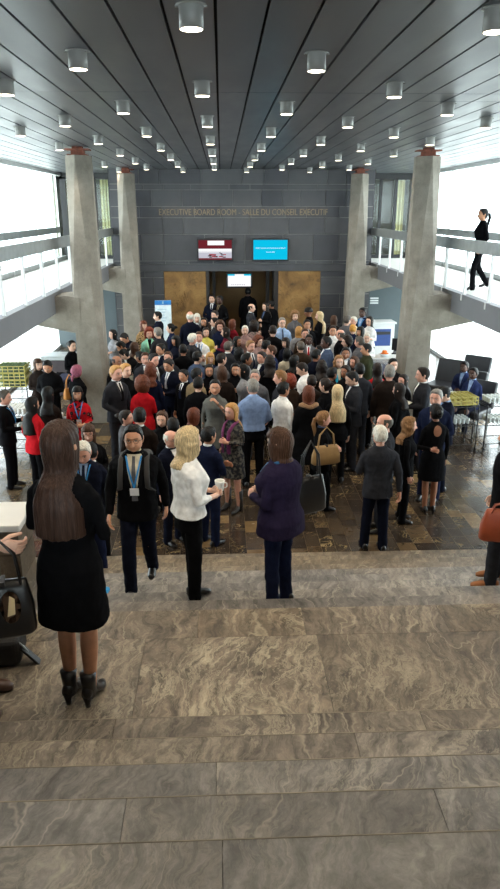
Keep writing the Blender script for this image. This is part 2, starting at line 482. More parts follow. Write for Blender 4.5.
# ---- dark tiled end wall
M_t = [plain('wall_slate_%s' % n, c, .42, nscale=3, namt=.16) for n, c in zip('abc', ((70, 70, 74), (77, 77, 80), (63, 63, 68)))]
M_tj = plain('wall_joint', (160, 158, 152), .8)
rs = random.Random(5)
bounds = [0, .35, .8, 1.35, 1.8, 2.35, 2.55, 2.78, 2.88, 3.71, 4.22, 4.56, 5.06, 5.23, CEIL]
DX0, DX1, DZ = -1.9, 3.26, 2.55
def tilerow(wm, x0, x1, z0, z1):
    x = x0
    while x < x1-.01:
        w = rs.uniform(.55, 1.35)
        if x1-(x+w) < .3: w = x1-x
        wm.box(x+.008, x+w-.008, YW, YW+.05, z0+.008, z1-.008, 1+rs.randrange(3)); x += w
wl, wr_, wu = MB(), MB(), MB()
for z0, z1 in zip(bounds[:-1], bounds[1:]):
    if z1 <= DZ: tilerow(wl, XL, DX0, z0, z1); tilerow(wr_, DX1, XR, z0, z1)
    elif abs(z0-2.55) < .01: wu.box(XL, XR, YW-.03, YW+.05, z0+.002, z1-.005, 1)
    else: tilerow(wu, XL, XR, z0, z1)
wl.box(XL, DX0-.004, YW+.03, YW+.3, 0, DZ, 0); wr_.box(DX1+.004, XR, YW+.03, YW+.3, 0, DZ, 0); wu.box(XL, XR, YW+.03, YW+.3, DZ+.002, CEIL, 0)
wl.box(XL-.02, XL-.001, YW, YE, 0, CEIL, 1); wr_.box(XR+.001, XR+.02, YW, YE, 0, CEIL, 1)
for wm, nm in ((wl, 'back_left'), (wr_, 'back_right'), (wu, 'back_upper')):
    tag(wm.build('wall_'+nm, [M_tj]+M_t), 'dark slate tiled end wall with pale joints, %s part' % nm[5:], 'wall', kind='structure')
# unseen walls round the camera end, added to cut light from behind
WY0 = 7.6
m = MB(); m.box(XWL-.1, XWR+.1, -6.1, -6.0, 0, 3.15); m.box(XWL-.1, XWR+.1, -6.1, -6.0, 5.5, CEIL); m.box(XWL-.1, XWL, -6, WY0, 0, CEIL); m.box(XWR, XWR+.1, -6, WY0, 0, CEIL)
tag(m.build('wall_front', plain('dark_blocking_wall', (84, 82, 80), .7, nscale=2)), 'stone wall at the head of the stairs', 'wall', kind='structure')
fr = MB()  # unseen window band, added to send cool light onto the near steps
for q in range(6): fr.box(XWL+q*2.504-.03, XWL+q*2.504+.03, -6.08, -6.02, 3.15, 5.5)
w = tag(fr.build('window_3', M_white), 'high window band at the head of the stairs', 'window', kind='structure')
MB().box(XWL, XWR, -6.055, -6.045, 3.15, 5.5).build('pane', M_glass, w)

# lettering on the wall
def text_mesh(body, size, mat, name, loc, rot=(PI/2, 0, 0), parent=None, ext=.004, width=None, align='CENTER'):
    cu = bpy.data.curves.new(name, 'FONT'); cu.body = body; cu.size = size; cu.extrude = ext; cu.align_x = align
    o = bpy.data.objects.new(name, cu); COL.objects.link(o)
    bpy.context.view_layer.update()
    me = bpy.data.meshes.new_from_object(o.evaluated_get(bpy.context.evaluated_depsgraph_get()))
    bpy.data.objects.remove(o); me.materials.clear(); me.materials.append(mat)
    if width:
        xs = [v.co.x for v in me.vertices]; s = width/(max(xs)-min(xs))
        for v in me.vertices: v.co.x *= s
    r = bpy.data.objects.new(name, me); COL.objects.link(r); r.location = loc; r.rotation_euler = rot
    if parent: r.parent = parent
    return r
M_brass = plain('dull_brass', (168, 148, 120), .6, 0.0)
tx = text_mesh('EXECUTIVE BOARD ROOM - SALLE DU CONSEIL EXECUTIF', .27, M_brass, 'wall_inscription', (.72, YW-.005, 4.3), width=5.4)
tag(tx, 'brass letters reading executive board room and salle du conseil executif on the dark wall', 'inscription')

# bronze door recess
M_bronze = None
def bronze():
    t = NT('patinated_bronze'); b = t.bsdf(Metallic=.35, Roughness=.55)
    v = t.coord(); f = t.noise(v, 1.6, 7, .65, .6)
    c = t.ramp(f, [(.3, lin((104, 76, 42))), (.5, lin((142, 106, 60))), (.7, lin((168, 130, 78)))])
    g2 = t.noise(v, 6, 5, .6, 1.2)
    c = t.mix(t.math('MULTIPLY', t.ramp(g2, [(.55, (0, 0, 0, 1)), (.7, (1, 1, 1, 1))]), .5), c, lin((40, 30, 22)))
    t.l(c, b.inputs['Base Color']); t.bump(g2, .5, .03, b)
    return t.m
M_bronze = bronze()
M_brown = plain('brown_door_lining', (134, 102, 58), .6, nscale=2)
M_dkfr = plain('dark_bronze_frame', (34, 28, 26), .5)
for nm, xa, xb, seed in (('left', -1.9, -.52, 1), ('right', 1.86, 3.26, 2)):
    m = MB(); m.bevbox(xa, xb, YW+.0, YW+.31, 0, DZ, .012)
    rr = random.Random(seed)
    cx, cz = (xa+xb)/2 + (.35 if seed == 2 else -.2), 1.75
    d = tag(m.build('bronze_door_panel', M_bronze), 'bronze relief panel %s of the board room doorway' % ('left' if seed == 1 else 'right'), 'door panel', 'bronze panels beside the doorway')
    e = MB()
    for q in range(46):
        a, rad = rr.uniform(0, 2*PI), abs(rr.gauss(0, .22))
        px, pz = cx+rad*math.cos(a), cz+rad*1.3*math.sin(a) - rr.random()*.5
        if not (xa+.08 < px < xb-.08): continue
        l = rr.uniform(.03, .12); a2 = rr.uniform(0, PI)
        e.tube([(px-l*math.cos(a2), YW-.004, pz-l*math.sin(a2)), (px, YW-.012, pz), (px+l*math.cos(a2), YW-.004, pz+l*math.sin(a2))], [.008, .015, .008], 6)
    e.build('relief', M_bronze, d)
m = MB(); m.box(-.52, -.42, YW-.02, YW+.9, 0, DZ); m.box(-.32, -.22, YW+.6, YW+.9, 0, DZ)
m.box(1.72, 1.86, YW-.02, YW+.9, 0, DZ); m.box(1.5, 1.6, YW+.5, YW+.9, 0, DZ)
tag(m.build('door_1', M_dkfr), 'dark frame of the board room doorway', 'door', kind='structure')
m = MB(); m.box(-.5, 1.8, YW+1.6, YW+1.7, 0, DZ); m.box(-.56, -.5, YW+.9, YW+1.7, 0, DZ); m.box(1.8, 1.86, YW+.9, YW+1.7, 0, DZ); m.box(-.6, 1.9, YW+.3, YW+1.7, DZ, DZ+.05)
tag(m.build('wall_vestibule', M_brown), 'brown lining of the doorway vestibule', 'wall', kind='structure')

# screens
M_tvred = emit('screen_dark_red', (110, 36, 44), 1.0); M_tvw = emit('screen_white', (246, 246, 246), 1.1)
M_tvc = emit('screen_cyan', (12, 196, 236), 1.0); M_tvg = emit('screen_grey', (196, 196, 208), 1.0); M_tvd = emit('screen_dark', (60, 40, 48), 1.0)
M_tvcar = emit('screen_car_red', (170, 70, 80), 1.0)
def screen(x0, x1, z0, z1, y, label, base):
    r = empty('wall_screen', ((x0+x1)/2, y, z0), 0, label, 'screen')
    w, h = (x1-x0)/2, z1-z0
    MB().bevbox(-w-.05, w+.05, -.09, 0, -.05, h+.05, .01).build('frame', M_black, r)
    MB().box(-.12, .12, 0, .1, h*.3, h*.7).build('bracket', M_black, r)
    return r, w, h
r, w, h = screen(-.74, .33, 2.93, 3.54, YW-.1, 'wall screen showing red white and grey video, left of the pair', M_tvred)
m = MB(); y = -.095
m.box(-w, w, y, y+.004, 0, h, 0); m.box(-w*.45, w*.55, y-.003, y, h*.74, h*.97, 1); m.box(-w, w, y-.003, y, .06, h*.56, 1); m.box(-w, w, y-.005, y-.003, .05, h*.38, 2)
rr = random.Random(4)
for q in range(26): 
    qx, qz = rr.uniform(-w*.45, w*.5), rr.uniform(.06, h*.34); m.box(qx, qx+rr.uniform(.04, .14), y-.007, y-.005, qz, qz+.03, rr.choice((3, 4)))
m.box(-w, w, y-.006, y-.004, h*.42, h*.44, 2)
m.build('display', [M_tvred, M_tvw, M_tvg, M_tvcar, M_tvd], r)
r, w, h = screen(1.03, 2.13, 2.93, 3.54, YW-.1, 'wall screen with a cyan title page, right of the pair', M_tvc)
MB().box(-w, w, -.095, -.091, 0, h).build('display', M_tvc, r)
text_mesh('200th Session of the Executive Board', .06, M_tvw, 'title', (0, -.098, h*.56), parent=r, ext=.001, width=w*1.75)
text_mesh('Session 202', .05, M_tvw, 'subtitle', (0, -.098, h*.36), parent=r, ext=.001, width=w*.5)
r, w, h = screen(.2, .97, 2.02, 2.42, YW+.5, 'smaller white and cyan screen hanging inside the doorway', M_tvw)
m = MB(); m.box(-w, w, -.095, -.091, 0, h, 0); m.box(-w, -w*.4, -.098, -.095, h*.87, h, 1); m.box(w*.4, w, -.098, -.095, h*.87, h, 1)
for q in range(8): m.box(-w*.7+q*.06, -w*.7+q*.06+.035, -.098, -.095, h*.1, h*.17, 2)
m.build('display', [M_tvw, M_tvc, M_tvg], r)
MB().cyl((0, -.04, h+.04), .015, .14, 8).build('hanger', M_black, r)
# banner
M_ban = emit('poster_pale_blue', (206, 232, 244), .75); M_banb = plain('poster_blue', (40, 120, 190), .5)
r = empty('poster_stand', (-1.84, 22.1, 0), .06, 'tall pale blue notice panel with blue header by the left pier', 'poster')
m = MB(); m.box(-.25, .25, -.02, .02, .15, 1.8)
m.build('backlit_panel', plain('poster_white', (224, 238, 246), .4), r)
m = MB(); m.box(-.25, .25, -.024, -.02, 1.66, 1.8, 0); m.build('header', M_banb, r)
m = MB()
for q in range(5): m.box(-.18, .1-.03*(q % 3), -.024, -.02, 1.52-q*.09, 1.535-q*.09)
m.box(-.02, .02, -.027, -.024, 1.69, 1.77)
m.build('text_lines', plain('poster_ink', (150, 186, 206), .5), r)
m = MB(); m.box(-.27, .27, -.03, .03, .12, .16); m.box(-.2, -.16, -.2, .2, 0, .12); m.box(.16, .2, -.2, .2, 0, .12); m.build('stand_base', M_black, r)

# ---- concrete piers
def pier(y0, mir, label):
    def X(x): return 1.4-x if mir else x
    r = empty('concrete_pier', (X(-2.87), y0, 0), 0, label, 'pier', 'four faceted concrete piers')
    o = Vector((X(-2.87), y0, 0))
    b = [(-3.13, -.42), (-2.53, -.42), (-2.6, .62), (-3.13, .62)]
    pts = [(X(x), y0+y, 0) for x, y in b]
    pts += [(X(-3.12), y0-.33, 2.6), (X(-3.12), y0+.5, 2.6)]
    top = [(-3.13, 0), (-2.89, -.26), (-2.61, 0), (-2.61, .12), (-2.87, .34), (-3.13, .12)]
    pts += [(X(x), y0+y, 5.5) for x, y in top]
    m = MB(); m.hull([Vector(p)-o for p in pts])
    m.build('shaft', M_conc, r)
    # cantilever bracket towards the balcony
    s = 1 if mir else -1
    q = []
    for dx, z0, z1, hw in ((.12, 1.95, 2.72, .36), (.4, 2.06, 2.76, .36), (2.5, 2.42, 2.6, .2)):
        for yy in (-hw, hw+.1):
            q.append((s*dx, yy, z0)); q.append((s*dx, yy, z1))
    MB().hull(q).build('bracket', M_conc, r)
    m = MB(); m.box(-.19, .19, -.16, .22, 5.5, 5.52); m.box(-.12, .12, -.1, .16, 5.52, 5.6); m.box(-.24, .24, -.13, .2, 5.6, 5.625); m.box(-.1, .1, -.06, .1, 5.625, CEIL-.001)
    m.build('bearing', M_rust, r)
pier(15.35, 0, 'faceted concrete pier at the left, nearer of its side')
pier(22.75, 0, 'faceted concrete pier at the left against the dark end wall')
pier(15.35, 1, 'faceted concrete pier at the right, nearer of its side')
pier(22.75, 1, 'faceted concrete pier at the right against the dark end wall')

# ---- balconies
M_carpet = plain('pale_terrazzo', (206, 206, 202), .45, nscale=6, namt=.05)
BZ = 2.8
for s, xe, xw, nm in ((-1, XL, XWL, 'left'), (1, XR, XWR, 'right')):
    a, b = min(xe, xw), max(xe, xw)
    ia, ib = (a+.02, b) if s > 0 else (a, b-.02)
    m = MB(); m.box(ia, ib, 3.0, YE, BZ-.1, BZ, 1)
    m.box(ia, ib, 3.0, YE-2.21, BZ-.3, BZ-.101, 0)
    f0 = (xe, xe+.16) if s > 0 else (xe-.16, xe)
    m.box(f0[0], f0[1], 3.0, YW, BZ-.41, BZ+.02, 0)
    tag(m.build('balcony_slab', [M_fascia, M_carpet]), 'grey edged balcony floor along the %s side of the hall' % nm, 'balcony', kind='structure')
    r = empty('balcony_railing', (xe, 3, BZ), 0, 'broad grey board railing along the edge of the %s balcony' % nm, 'railing', 'balcony railings')
    m = MB(); m.bevbox(-.03, .03, 0, YW-3.0, .88, 1.11, .006); m.build('rail_board', M_railgrey, r)
    y = .5
    while y < YW-3:
        m = MB(); m.bevbox(-.028+s*.06, .028+s*.06, y-.03, y+.03, -.0, .9, .004); m.box(-.03+s*.02, .03+s*.06, y-.03, y+.03, -.1, .02)
        m.build('post', M_white, r); y += 1.36
    r = empty('window_railing', (xw-s*.12, 3, BZ), 0, 'low grey board rail in front of the %s window wall' % nm, 'railing', 'rails before the windows')
    m = MB(); m.bevbox(-.025, .025, 0, YE-1.3-3, .93, 1.12, .006); m.build('rail_board', M_railgrey, r)
    y = .34
    while y < YE-4.4:
        MB().box(-.012, .012, y-.012, y+.012, 0, .95).build('post', M_white, r); y += 3.15
    m = MB(); m.box(xw-s*.1 if s > 0 else xw, xw if s > 0 else xw-s*.1, 3, YE-.2, BZ, BZ+.13)
    tag(m.build('baseboard_%s' % nm, M_railgrey), 'grey heater strip at the foot of the %s upper windows' % nm, 'skirting', kind='structure')
    # window wall
    fr = MB(); gl = MB()
    t0, t1 = xw-.03, xw+.03
    for z in (0, BZ-.2, CEIL-.1): fr.box(t0-.02, t1+.02, WY0, YE, z, z+.1 if z != BZ-.2 else BZ+.05)
    y = 9.6
    while y < YE:
        fr.box(t0, t1, y-.02, y+.02, 0, CEIL); y += 3.15
    gl.box(xw-.006, xw+.006, WY0, YE, .1, BZ-.2); gl.box(xw-.006, xw+.006, WY0, YE, BZ+.05, CEIL-.1)
    w = tag(fr.build('window_%d' % (1 if s < 0 else 2), M_white), 'slender white frames of the %s window wall' % nm, 'window', kind='structure')
    gl.build('pane', M_glass, w)
    # grey wall under the balcony and the balcony end wall with doors
    m = MB(); m.box(a, b, YE-2.2, YE-2.0, 0, BZ-.3)
    tag(m.build('wall_under_balcony_%s' % nm, M_wallgrey), 'plain grey wall under the %s balcony' % nm, 'wall', kind='structure')
    m = MB()
    d0, d1 = (a+.15, b-.35) if s < 0 else (a+.2, b-.25)
    fw = MB(); yy = YE-.15
    n = 3; ws = (d1-d0)/n
    for q in range(n+1): fw.box(d0+q*ws-.05, d0+q*ws+.05, yy-.05, yy+.05, BZ, CEIL-.15)
    fw.box(a, b, yy-.05, yy+.05, CEIL-.2, CEIL); fw.box(d0, d1, yy-.03, yy+.03, BZ, BZ+.12)
    for q in (1, 2): fw.box(d0+q*ws-.09, d0+q*ws-.07, yy-.1, yy-.05, BZ+.9, BZ+1.25)
    if a < d0-.04: fw.box(a, d0-.05, yy-.05, yy+.05, BZ, CEIL)
    fw.box(d1+.05, b, yy-.05, yy+.05, BZ, CEIL)
    w = tag(fw.build('door_%d' % (2 if s < 0 else 3), M_black), 'black framed glass doors at the end of the %s balcony' % nm, 'door', kind='structure')
    gg = MB()
    gg.box(d0, d1, yy-.006, yy+.006, BZ+.1, CEIL-.2); gg.build('pane', M_glass, w)
    li = bpy.data.lights.new('corridor_fill', 'AREA'); li.energy = 14; li.size = .6; li.color = (1, .95, .85)  # area lamp and glowing panel added to brighten the corridor
    cl = empty('ceiling_light', ((a+b)/2, YE+1.2, CEIL-.1), 0, 'square light panel added to brighten the corridor behind the %s balcony doors' % nm, 'ceiling light')
    MB().box(-.3, .3, -.3, .3, -.04, 0).build('fill_panel', emit('corridor_fill_panel', (255, 250, 235), 2.0), cl)
    lo = bpy.data.objects.new('corridor_fill', li); COL.objects.link(lo); lo.parent = cl; lo.location = (0, 0, -.06)
    # curtains and room behind
    m = MB(); n2 = 60; rg = []
    for half, (ca, cb) in enumerate(((d0+.1, d0+.3), (d1-.42, d1-.1))):
        vs = []; nn = 40
        for i in range(nn+1):
            u = i/nn; xx = ca+(cb-ca)*u; yo = YE+.35+.02*math.sin(u*18)
            vs += [(xx, yo, BZ), (xx, yo, CEIL-.2)]
        m.add(vs, [(2*i, 2*i+2, 2*i+3, 2*i+1) for i in range(nn)], 0, True)
    cur = m.build('curtain', plain('yellow_curtain', (222, 212, 158), .8, nscale=3, namt=.04))
    tag(cur, 'pale yellow curtains behind the glass doors of the %s balcony' % nm, 'curtain', 'curtains behind the balcony doors')
    m = MB(); m.box(a-.2, b+.2, YE+3, YE+3.1, BZ-.2, CEIL+.2); m.box(a-.2, b+.2, YE, YE+3, BZ-.2, BZ); m.box(a-.2, b+.2, YE, YE+3, CEIL-.1, CEIL); m.box(a-.3, a-.2, YE, YE+3, BZ, CEIL); m.box(b+.2, b+.3, YE, YE+3, BZ, CEIL)
    tag(m.build('wall_corridor_%s' % nm, plain('corridor_wall', (132, 134, 128), .7)), 'pale corridor wall behind the %s balcony doors' % nm, 'wall', kind='structure')

# vent sign on the grey wall at right
m = MB()
for q in range(3): m.box(-.14, .14, -.02, 0, q*.08, q*.08+.05)
o = m.build('notice_sign', M_white, None, (5.18, YE-2.201, 1.42)); tag(o, 'small white slatted notice on the grey wall at right', 'sign')

# ---- stone parapet at the left edge of the landing
r = empty('stone_parapet', (-1.38, 4.3, ZL), 0, 'low stone parapet with a white ledge at the left of the landing', 'parapet')
m = MB(); vals = []
rs = random.Random(8)
for row in range(4):
    x = -2.1 - (0 if row % 2 else .0)
    x = -2.1
    while x < -.001:
        w = min(-x, rs.uniform(.3, .5)); 
        m.box(x+.003, x+w-.003, 0, .34, row*.185+.003, row*.185+.182); vals += [(rs.random(), .3, .9)]*6; x += w
me = m.mesh('stone_blocks'); me.materials.append(M_marble); o = bpy.data.objects.new('stone_blocks', me); COL.objects.link(o); o.parent = r; set_slab_attr(o, vals)
MB().bevbox(-2.12, .02, -.03, .38, .74, .79, .008).build('ledge', M_white, r)

# ---- downlights
M_lamp = plain('white_lamp_metal', (150, 150, 147), .4, nscale=6, namt=.05)
M_led = emit('warm_diffuser', (255, 240, 212), 9.0)
def downlight():
    r = empty('ceiling_light', (0, 0, CEIL), 0)
    m = MB(); m.lathe((0, 0, 0), [(.076, -.135), (.076, -.01), (.07, -.004), (.07, -.001)], 22); m.build('housing', M_lamp, r)
    m = MB(); m.lathe((0, 0, 0), [(.095, -.006), (.095, -.001)], 22)
    m.box(-.1, -.08, -.012, .012, -.016, -.006); m.box(.08, .1, -.012, .012, -.016, -.006); m.build('ceiling_ring', M_lamp, r)
    m = MB(); m.cyl((0, 0, -.1375), .07, .002, 22); m.build('diffuser', M_led, r)
    return r
def copy_tree(o, parent=None):
    c = o.copy(); COL.objects.link(c); c.parent = parent
    for ch in list(o.children): copy_tree(ch, c)
    return c
proto = downlight(); first = True; rowi = 0
for rowi in range(-3, 15):
    y = 4.97 + rowi*1.36
    off = 0 if rowi % 2 == 0 else 1
    for ci in range(-3, 5):
        if (ci+rowi) % 2: continue
        x = -.17 + ci*.958
        if y > 23.3 or x > XR-.1 or x < XL+.3: continue
        if y < 1.9: continue
        o = proto if first else copy_tree(proto); first = False
        o.location = (x, y, CEIL)
        tag(o, 'short white cylinder downlight under the grey panel ceiling', 'ceiling light', 'cylinder downlights in staggered rows')
        li = bpy.data.lights.new('lamp_glow', 'SPOT'); li.energy = LAMP_W; li.color = (1, .86, .66); li.spot_size = 2.2; li.spot_blend = .8; li.shadow_soft_size = .07
        lo = bpy.data.objects.new('lamp_glow', li); COL.objects.link(lo); lo.parent = o; lo.location = (0, 0, -.15)

# ---- outside
m = MB(); m.box(-60, 60, -30, 70, -.5, -.25)
tag(m.build('ground_outside', plain('pale_paving', (214, 220, 216), .8, nscale=1)), 'pale paved ground outside the windows', 'ground', kind='structure')
r = empty('glass_panel_outside', (9.2, 21, -.25), .2, 'pale green frosted glass panel with a white leaf mark outside the right window', 'glass panel')
MB().box(-.45, .45, -.02, .02, .1, 2.3).build('frosted_pane', plain('frosted_green', (150, 190, 176), .3), r)
m = MB()
for q in range(5): m.tube([(-.1+q*.03, -.03, 1.2+q*.12), (.05+q*.02, -.03, 1.3+q*.12), (.16, -.03, 1.45+q*.1)], [.006, .016, .004], 6)
m.build('leaf_mark', M_white, r); MB().box(-.5, .5, -.1, .1, 0, .1).build('foot', M_railgrey, r)
# ================================================================ PEOPLE
def sstep(a, b, x):
    t = np.clip((x-a)/(b-a), 0, 1); return t*t*(3-2*t)

def head_surface(d, feat=True):
    """point on the head for unit directions d (n,3); face looks to -y, origin at head centre"""
    x, y, z = d[:, 0], d[:, 1], d[:, 2]
    a = np.full_like(x, .076); b = np.where(y < 0, .094, .104); c = np.where(z > 0, .118, .118)
    pw = np.where(z > 0, 2.5, 2.0)
    r = (np.abs(x/a)**pw+np.abs(y/b)**pw+np.abs(z/c)**pw)**(-1/pw)
    P = d*r[:, None]
    zz = P[:, 2]; low = np.clip(-zz/.118, 0, 1)
    P[:, 0] *= 1-.22*low**1.6
    back = P[:, 1] > 0
    P[:, 1] *= np.where(back, 1-.55*low**1.1, 1-.02*low)
    # squarer jaw and chin
    P[:, 0] *= 1+.20*np.exp(-((zz+.07)/.03)**2)
    if feat:
        X, Z = P[:, 0], P[:, 2]
        front = sstep(.15, .55, -d[:, 1])
        def g(x0, z0, sx, sz): return np.exp(-((X-x0)/sx)**2-((Z-z0)/sz)**2)
        out = 0*X
        prof = sstep(.022, -.034, Z)*sstep(-.05, -.038, Z)
        out += .024*np.exp(-(X/.0095)**2)*prof + .008*(g(.011, -.037, .007, .008)+g(-.011, -.037, .007, .008))
        out -= .009*(g(.031, .008, .017, .013)+g(-.031, .008, .017, .013))
        out += .004*(g(.031, .007, .011, .008)+g(-.031, .007, .011, .008))
        out += .005*(g(.028, .030, .024, .008)+g(-.028, .030, .024, .008))
        out += .004*(g(.042, -.028, .02, .02)+g(-.042, -.028, .02, .02))
        out += .006*g(0, -.060, .022, .007)+.006*g(0, -.072, .018, .007)-.004*g(0, -.066, .024, .003)
        out += .011*g(0, -.102, .022, .018)
        P[:, 1] -= out*front
    return P

def head_grid(nu, nv, feat=True):
    """directions on a grid denser in front"""
    ph = []
    for i in range(nu):
        t = 2*PI*i/nu
        ph.append(t - .45*math.sin(t))          # phi=0 is the face, denser there
    th = []
    for j in range(1, nv):
        th.append(PI*j/nv)
    D = []
    for t in th:
        for p in ph:
            D.append((math.sin(t)*math.sin(p), -math.sin(t)*math.cos(p), math.cos(t)))
    D.append((0, 0, 1)); D.append((0, 0, -1))
    return np.array(D, dtype=float)

def grid_faces(nu, nrow):
    f = []
    for j in range(nrow-1):
        for i in range(nu):
            k = (i+1) % nu
            f.append((j*nu+i, (j+1)*nu+i, (j+1)*nu+k, j*nu+k))
    top, bot = nrow*nu, nrow*nu+1
    for i in range(nu):
        k = (i+1) % nu
        f.append((top, i, k)); f.append((bot, (nrow-1)*nu+k, (nrow-1)*nu+i))
    return f

HEAD_C = Vector((0, -.015, 1.602)); NECK_P = Vector((0, .01, 1.50))
def head_matrix(hp, hy=0.0):
    return Matrix.Translation(NECK_P) @ Matrix.Rotation(hy, 4, 'Z') @ Matrix.Rotation(hp, 4, 'X') @ Matrix.Translation(HEAD_C-NECK_P+Vector((0, 0, .008))) @ Matrix.Scale(1.07, 4)

ARMS = {  # elbow, wrist for the +x side (mirrored for the other), finger curl
 'd': ((.235, .03, 1.12), (.245, -.03, .86), .5),
 'w': ((.25, .08, 1.14), (.27, .10, .89), .5),
 'v': ((.245, -.01, 1.13), (.255, -.12, .90), .5),
 'h': ((.235, -.01, 1.14), (.10, -.235, 1.20), 1.1),
 'f': ((.24, .0, 1.12), (.07, -.245, 1.09), .9),
 'l': ((.265, .02, 1.12), (.07, -.20, .93), .7),
 'c': ((.235, -.05, 1.13), (-.06, -.205, 1.17), .4),
 'm': ((.22, -.08, 1.16), (.045, -.215, 1.40), 1.0),
 'p': ((.275, .05, 1.12), (.225, -.05, .90), .9),
 's': ((.24, -.04, 1.14), (.17, -.29, 1.05), .8),
 'o': ((.27, -.12, 1.20), (.20, -.40, 1.17), .6),
 't': ((.25, -.02, 1.13), (.16, -.30, .97), .5),
 'b': ((.29, .05, 1.15), (.14, -.20, 1.13), .8),
}
def arm_pts(code, s, fem):
    e, w, cu = ARMS[code]
    k = .9 if fem else 1.0
    sh = Vector((s*(.152 if fem else .172), .015, 1.402))
    return sh, Vector((s*e[0]*k, e[1], e[2])), Vector((s*w[0]*(.9 if fem else 1), w[1], w[2])), cu

def hand(m, wr, dirv, s, curl, fem, seg=7, downish=False):
    k = .9 if fem else 1.0
    d = Vector(dirv).normalized()
    # palm normal looks inward
    nrm = Vector((-s, 0, 0)); nrm = (nrm - d*nrm.dot(d))
    if nrm.length < .35: nrm = Vector((0, .6, .8)); nrm = nrm - d*nrm.dot(d)
    nrm.normalize()
    side = d.cross(nrm).normalized()          # across the palm
    if side.z < 0 and not downish: side = -side
    if downish and side.y > 0: side = -side    # thumb side to the front
    L = .095*k
    m.tube([wr-d*.02, wr+d*.015, wr+d*L*.5, wr+d*L*.95], [(.026*k, .021*k), (.029*k, .019*k), (.041*k, .016*k), (.038*k, .013*k)], 10, side)
    for q, (off, ln) in enumerate(((.030, .070), (.010, .079), (-.011, .074), (-.030, .058))):
        p0 = wr + d*(L*.82) + side*off*k; pts = [p0]; ang = .12
        dd = d; p = p0+d*.02*k; pts.append(p)
        for sl in (.42, .32, .26):
            ang += curl*.62
            dd = d*math.cos(ang)+nrm*math.sin(ang)
            p = p + dd*(ln*k*sl*1.05); pts.append(p)
        r = .0088*k
        m.tube(pts, [r*1.05, r*1.05, r, r*.92, r*.78], seg, side)
    p0 = wr+d*.028*k+side*.022*k
    t1 = (side*.75+d*.65+nrm*.25).normalized(); t2 = (side*.25+d*.85+nrm*.45*max(.4, curl)).normalized()
    m.tube([p0, p0+t1*.038*k, p0+t1*.038*k+t2*.03*k, p0+t1*.038*k+t2*.054*k], [.0125*k, .0112*k, .0098*k, .0082*k], seg, nrm)

def leg_pts(stance, s):
    """hip, knee, ankle"""
    if stance == 'sit': return Vector((s*.09, 0, .92)), Vector((s*.13, -.42, .90)), Vector((s*.13, -.44, .47))
    if stance == 'walkL':   # +x leg forward (towards -y)
        return (Vector((s*.085, 0, .90)), Vector((s*.09, -.14 if s > 0 else .02, .50)), Vector((s*.09, -.13 if s > 0 else .26, .085 if s > 0 else .14)))
    if stance == 'walkR':
        return (Vector((s*.085, 0, .90)), Vector((s*.09, -.14 if s < 0 else .02, .50)), Vector((s*.09, -.13 if s < 0 else .26, .085 if s < 0 else .14)))
    if stance == 'close': return Vector((s*.085, 0, .90)), Vector((s*.072, -.01, .49)), Vector((s*.062, .01, .085))
    if stance == 'relax': return Vector((s*.085, 0, .90)), Vector((s*.10, -.06 if s > 0 else -.0, .49)), Vector((s*.115, -.07 if s > 0 else .02, .085))
    return Vector((s*.09, 0, .90)), Vector((s*.105, -.012, .49)), Vector((s*.115, .01, .085))

def bend_fn(lean, twist=0.0):
    if not lean: return None
    def f(v):
        h = v.z-.95
        if h <= 0: return v
        t = min(1, h/.25); a = lean*(t*t*(3-2*t))
        y, z = v.y, h
        return Vector((v.x, y*math.cos(a)-z*math.sin(a), .95+y*math.sin(a)+z*math.cos(a)))
    return f

def finalize(m, name, nmat=1, bend=None):
    if bend: m.v = [tuple(bend(Vector(v))) for v in m.v]
    me = m.mesh(name)
    bm = bmesh.new(); bm.from_mesh(me); bmesh.ops.recalc_face_normals(bm, faces=bm.faces[:]); bm.to_mesh(me); bm.free()
    for _ in range(nmat): me.materials.append(None)
    return me

def remesh(me, voxel, smooth=2, wr=0.0, wk=9.0, seed=0, dec=None):
    o = bpy.data.objects.new('tmp', me); COL.objects.link(o)
    r = o.modifiers.new('r', 'REMESH'); r.mode = 'VOXEL'; r.voxel_size = voxel; r.use_smooth_shade = True
    if smooth: q = o.modifiers.new('s', 'SMOOTH'); q.iterations = smooth; q.factor = .5
    dg = bpy.context.evaluated_depsgraph_get(); dg.update()
    n = bpy.data.meshes.new_from_object(o.evaluated_get(dg)); bpy.data.objects.remove(o)
    if wr:
        co = np.empty(len(n.vertices)*3, dtype=np.float32); n.vertices.foreach_get('co', co); co = co.reshape(-1, 3)
        no = np.empty(len(n.vertices)*3, dtype=np.float32); n.vertices.foreach_get('normal', no); no = no.reshape(-1, 3)
        sd = Vector((seed*3.1, seed*1.7, 0))
        for i in range(len(co)):
            p = Vector(co[i])
            a = noise.noise(Vector((p.x*wk, p.y*wk, p.z*wk*1.7+p.x*4))+sd)
            b = noise.noise(Vector((p.x*wk*2.3+5, p.y*wk*2.3, p.z*wk*1.2+p.x*9))+sd)
            co[i] += no[i]*(a*wr+(.5-abs(b))*wr*.8)
        n.vertices.foreach_set('co', co.ravel()); n.update()
    n.polygons.foreach_set('use_smooth', [True]*len(n.polygons))
    n.materials.clear(); n.materials.append(None); n.name = me.name
    return n

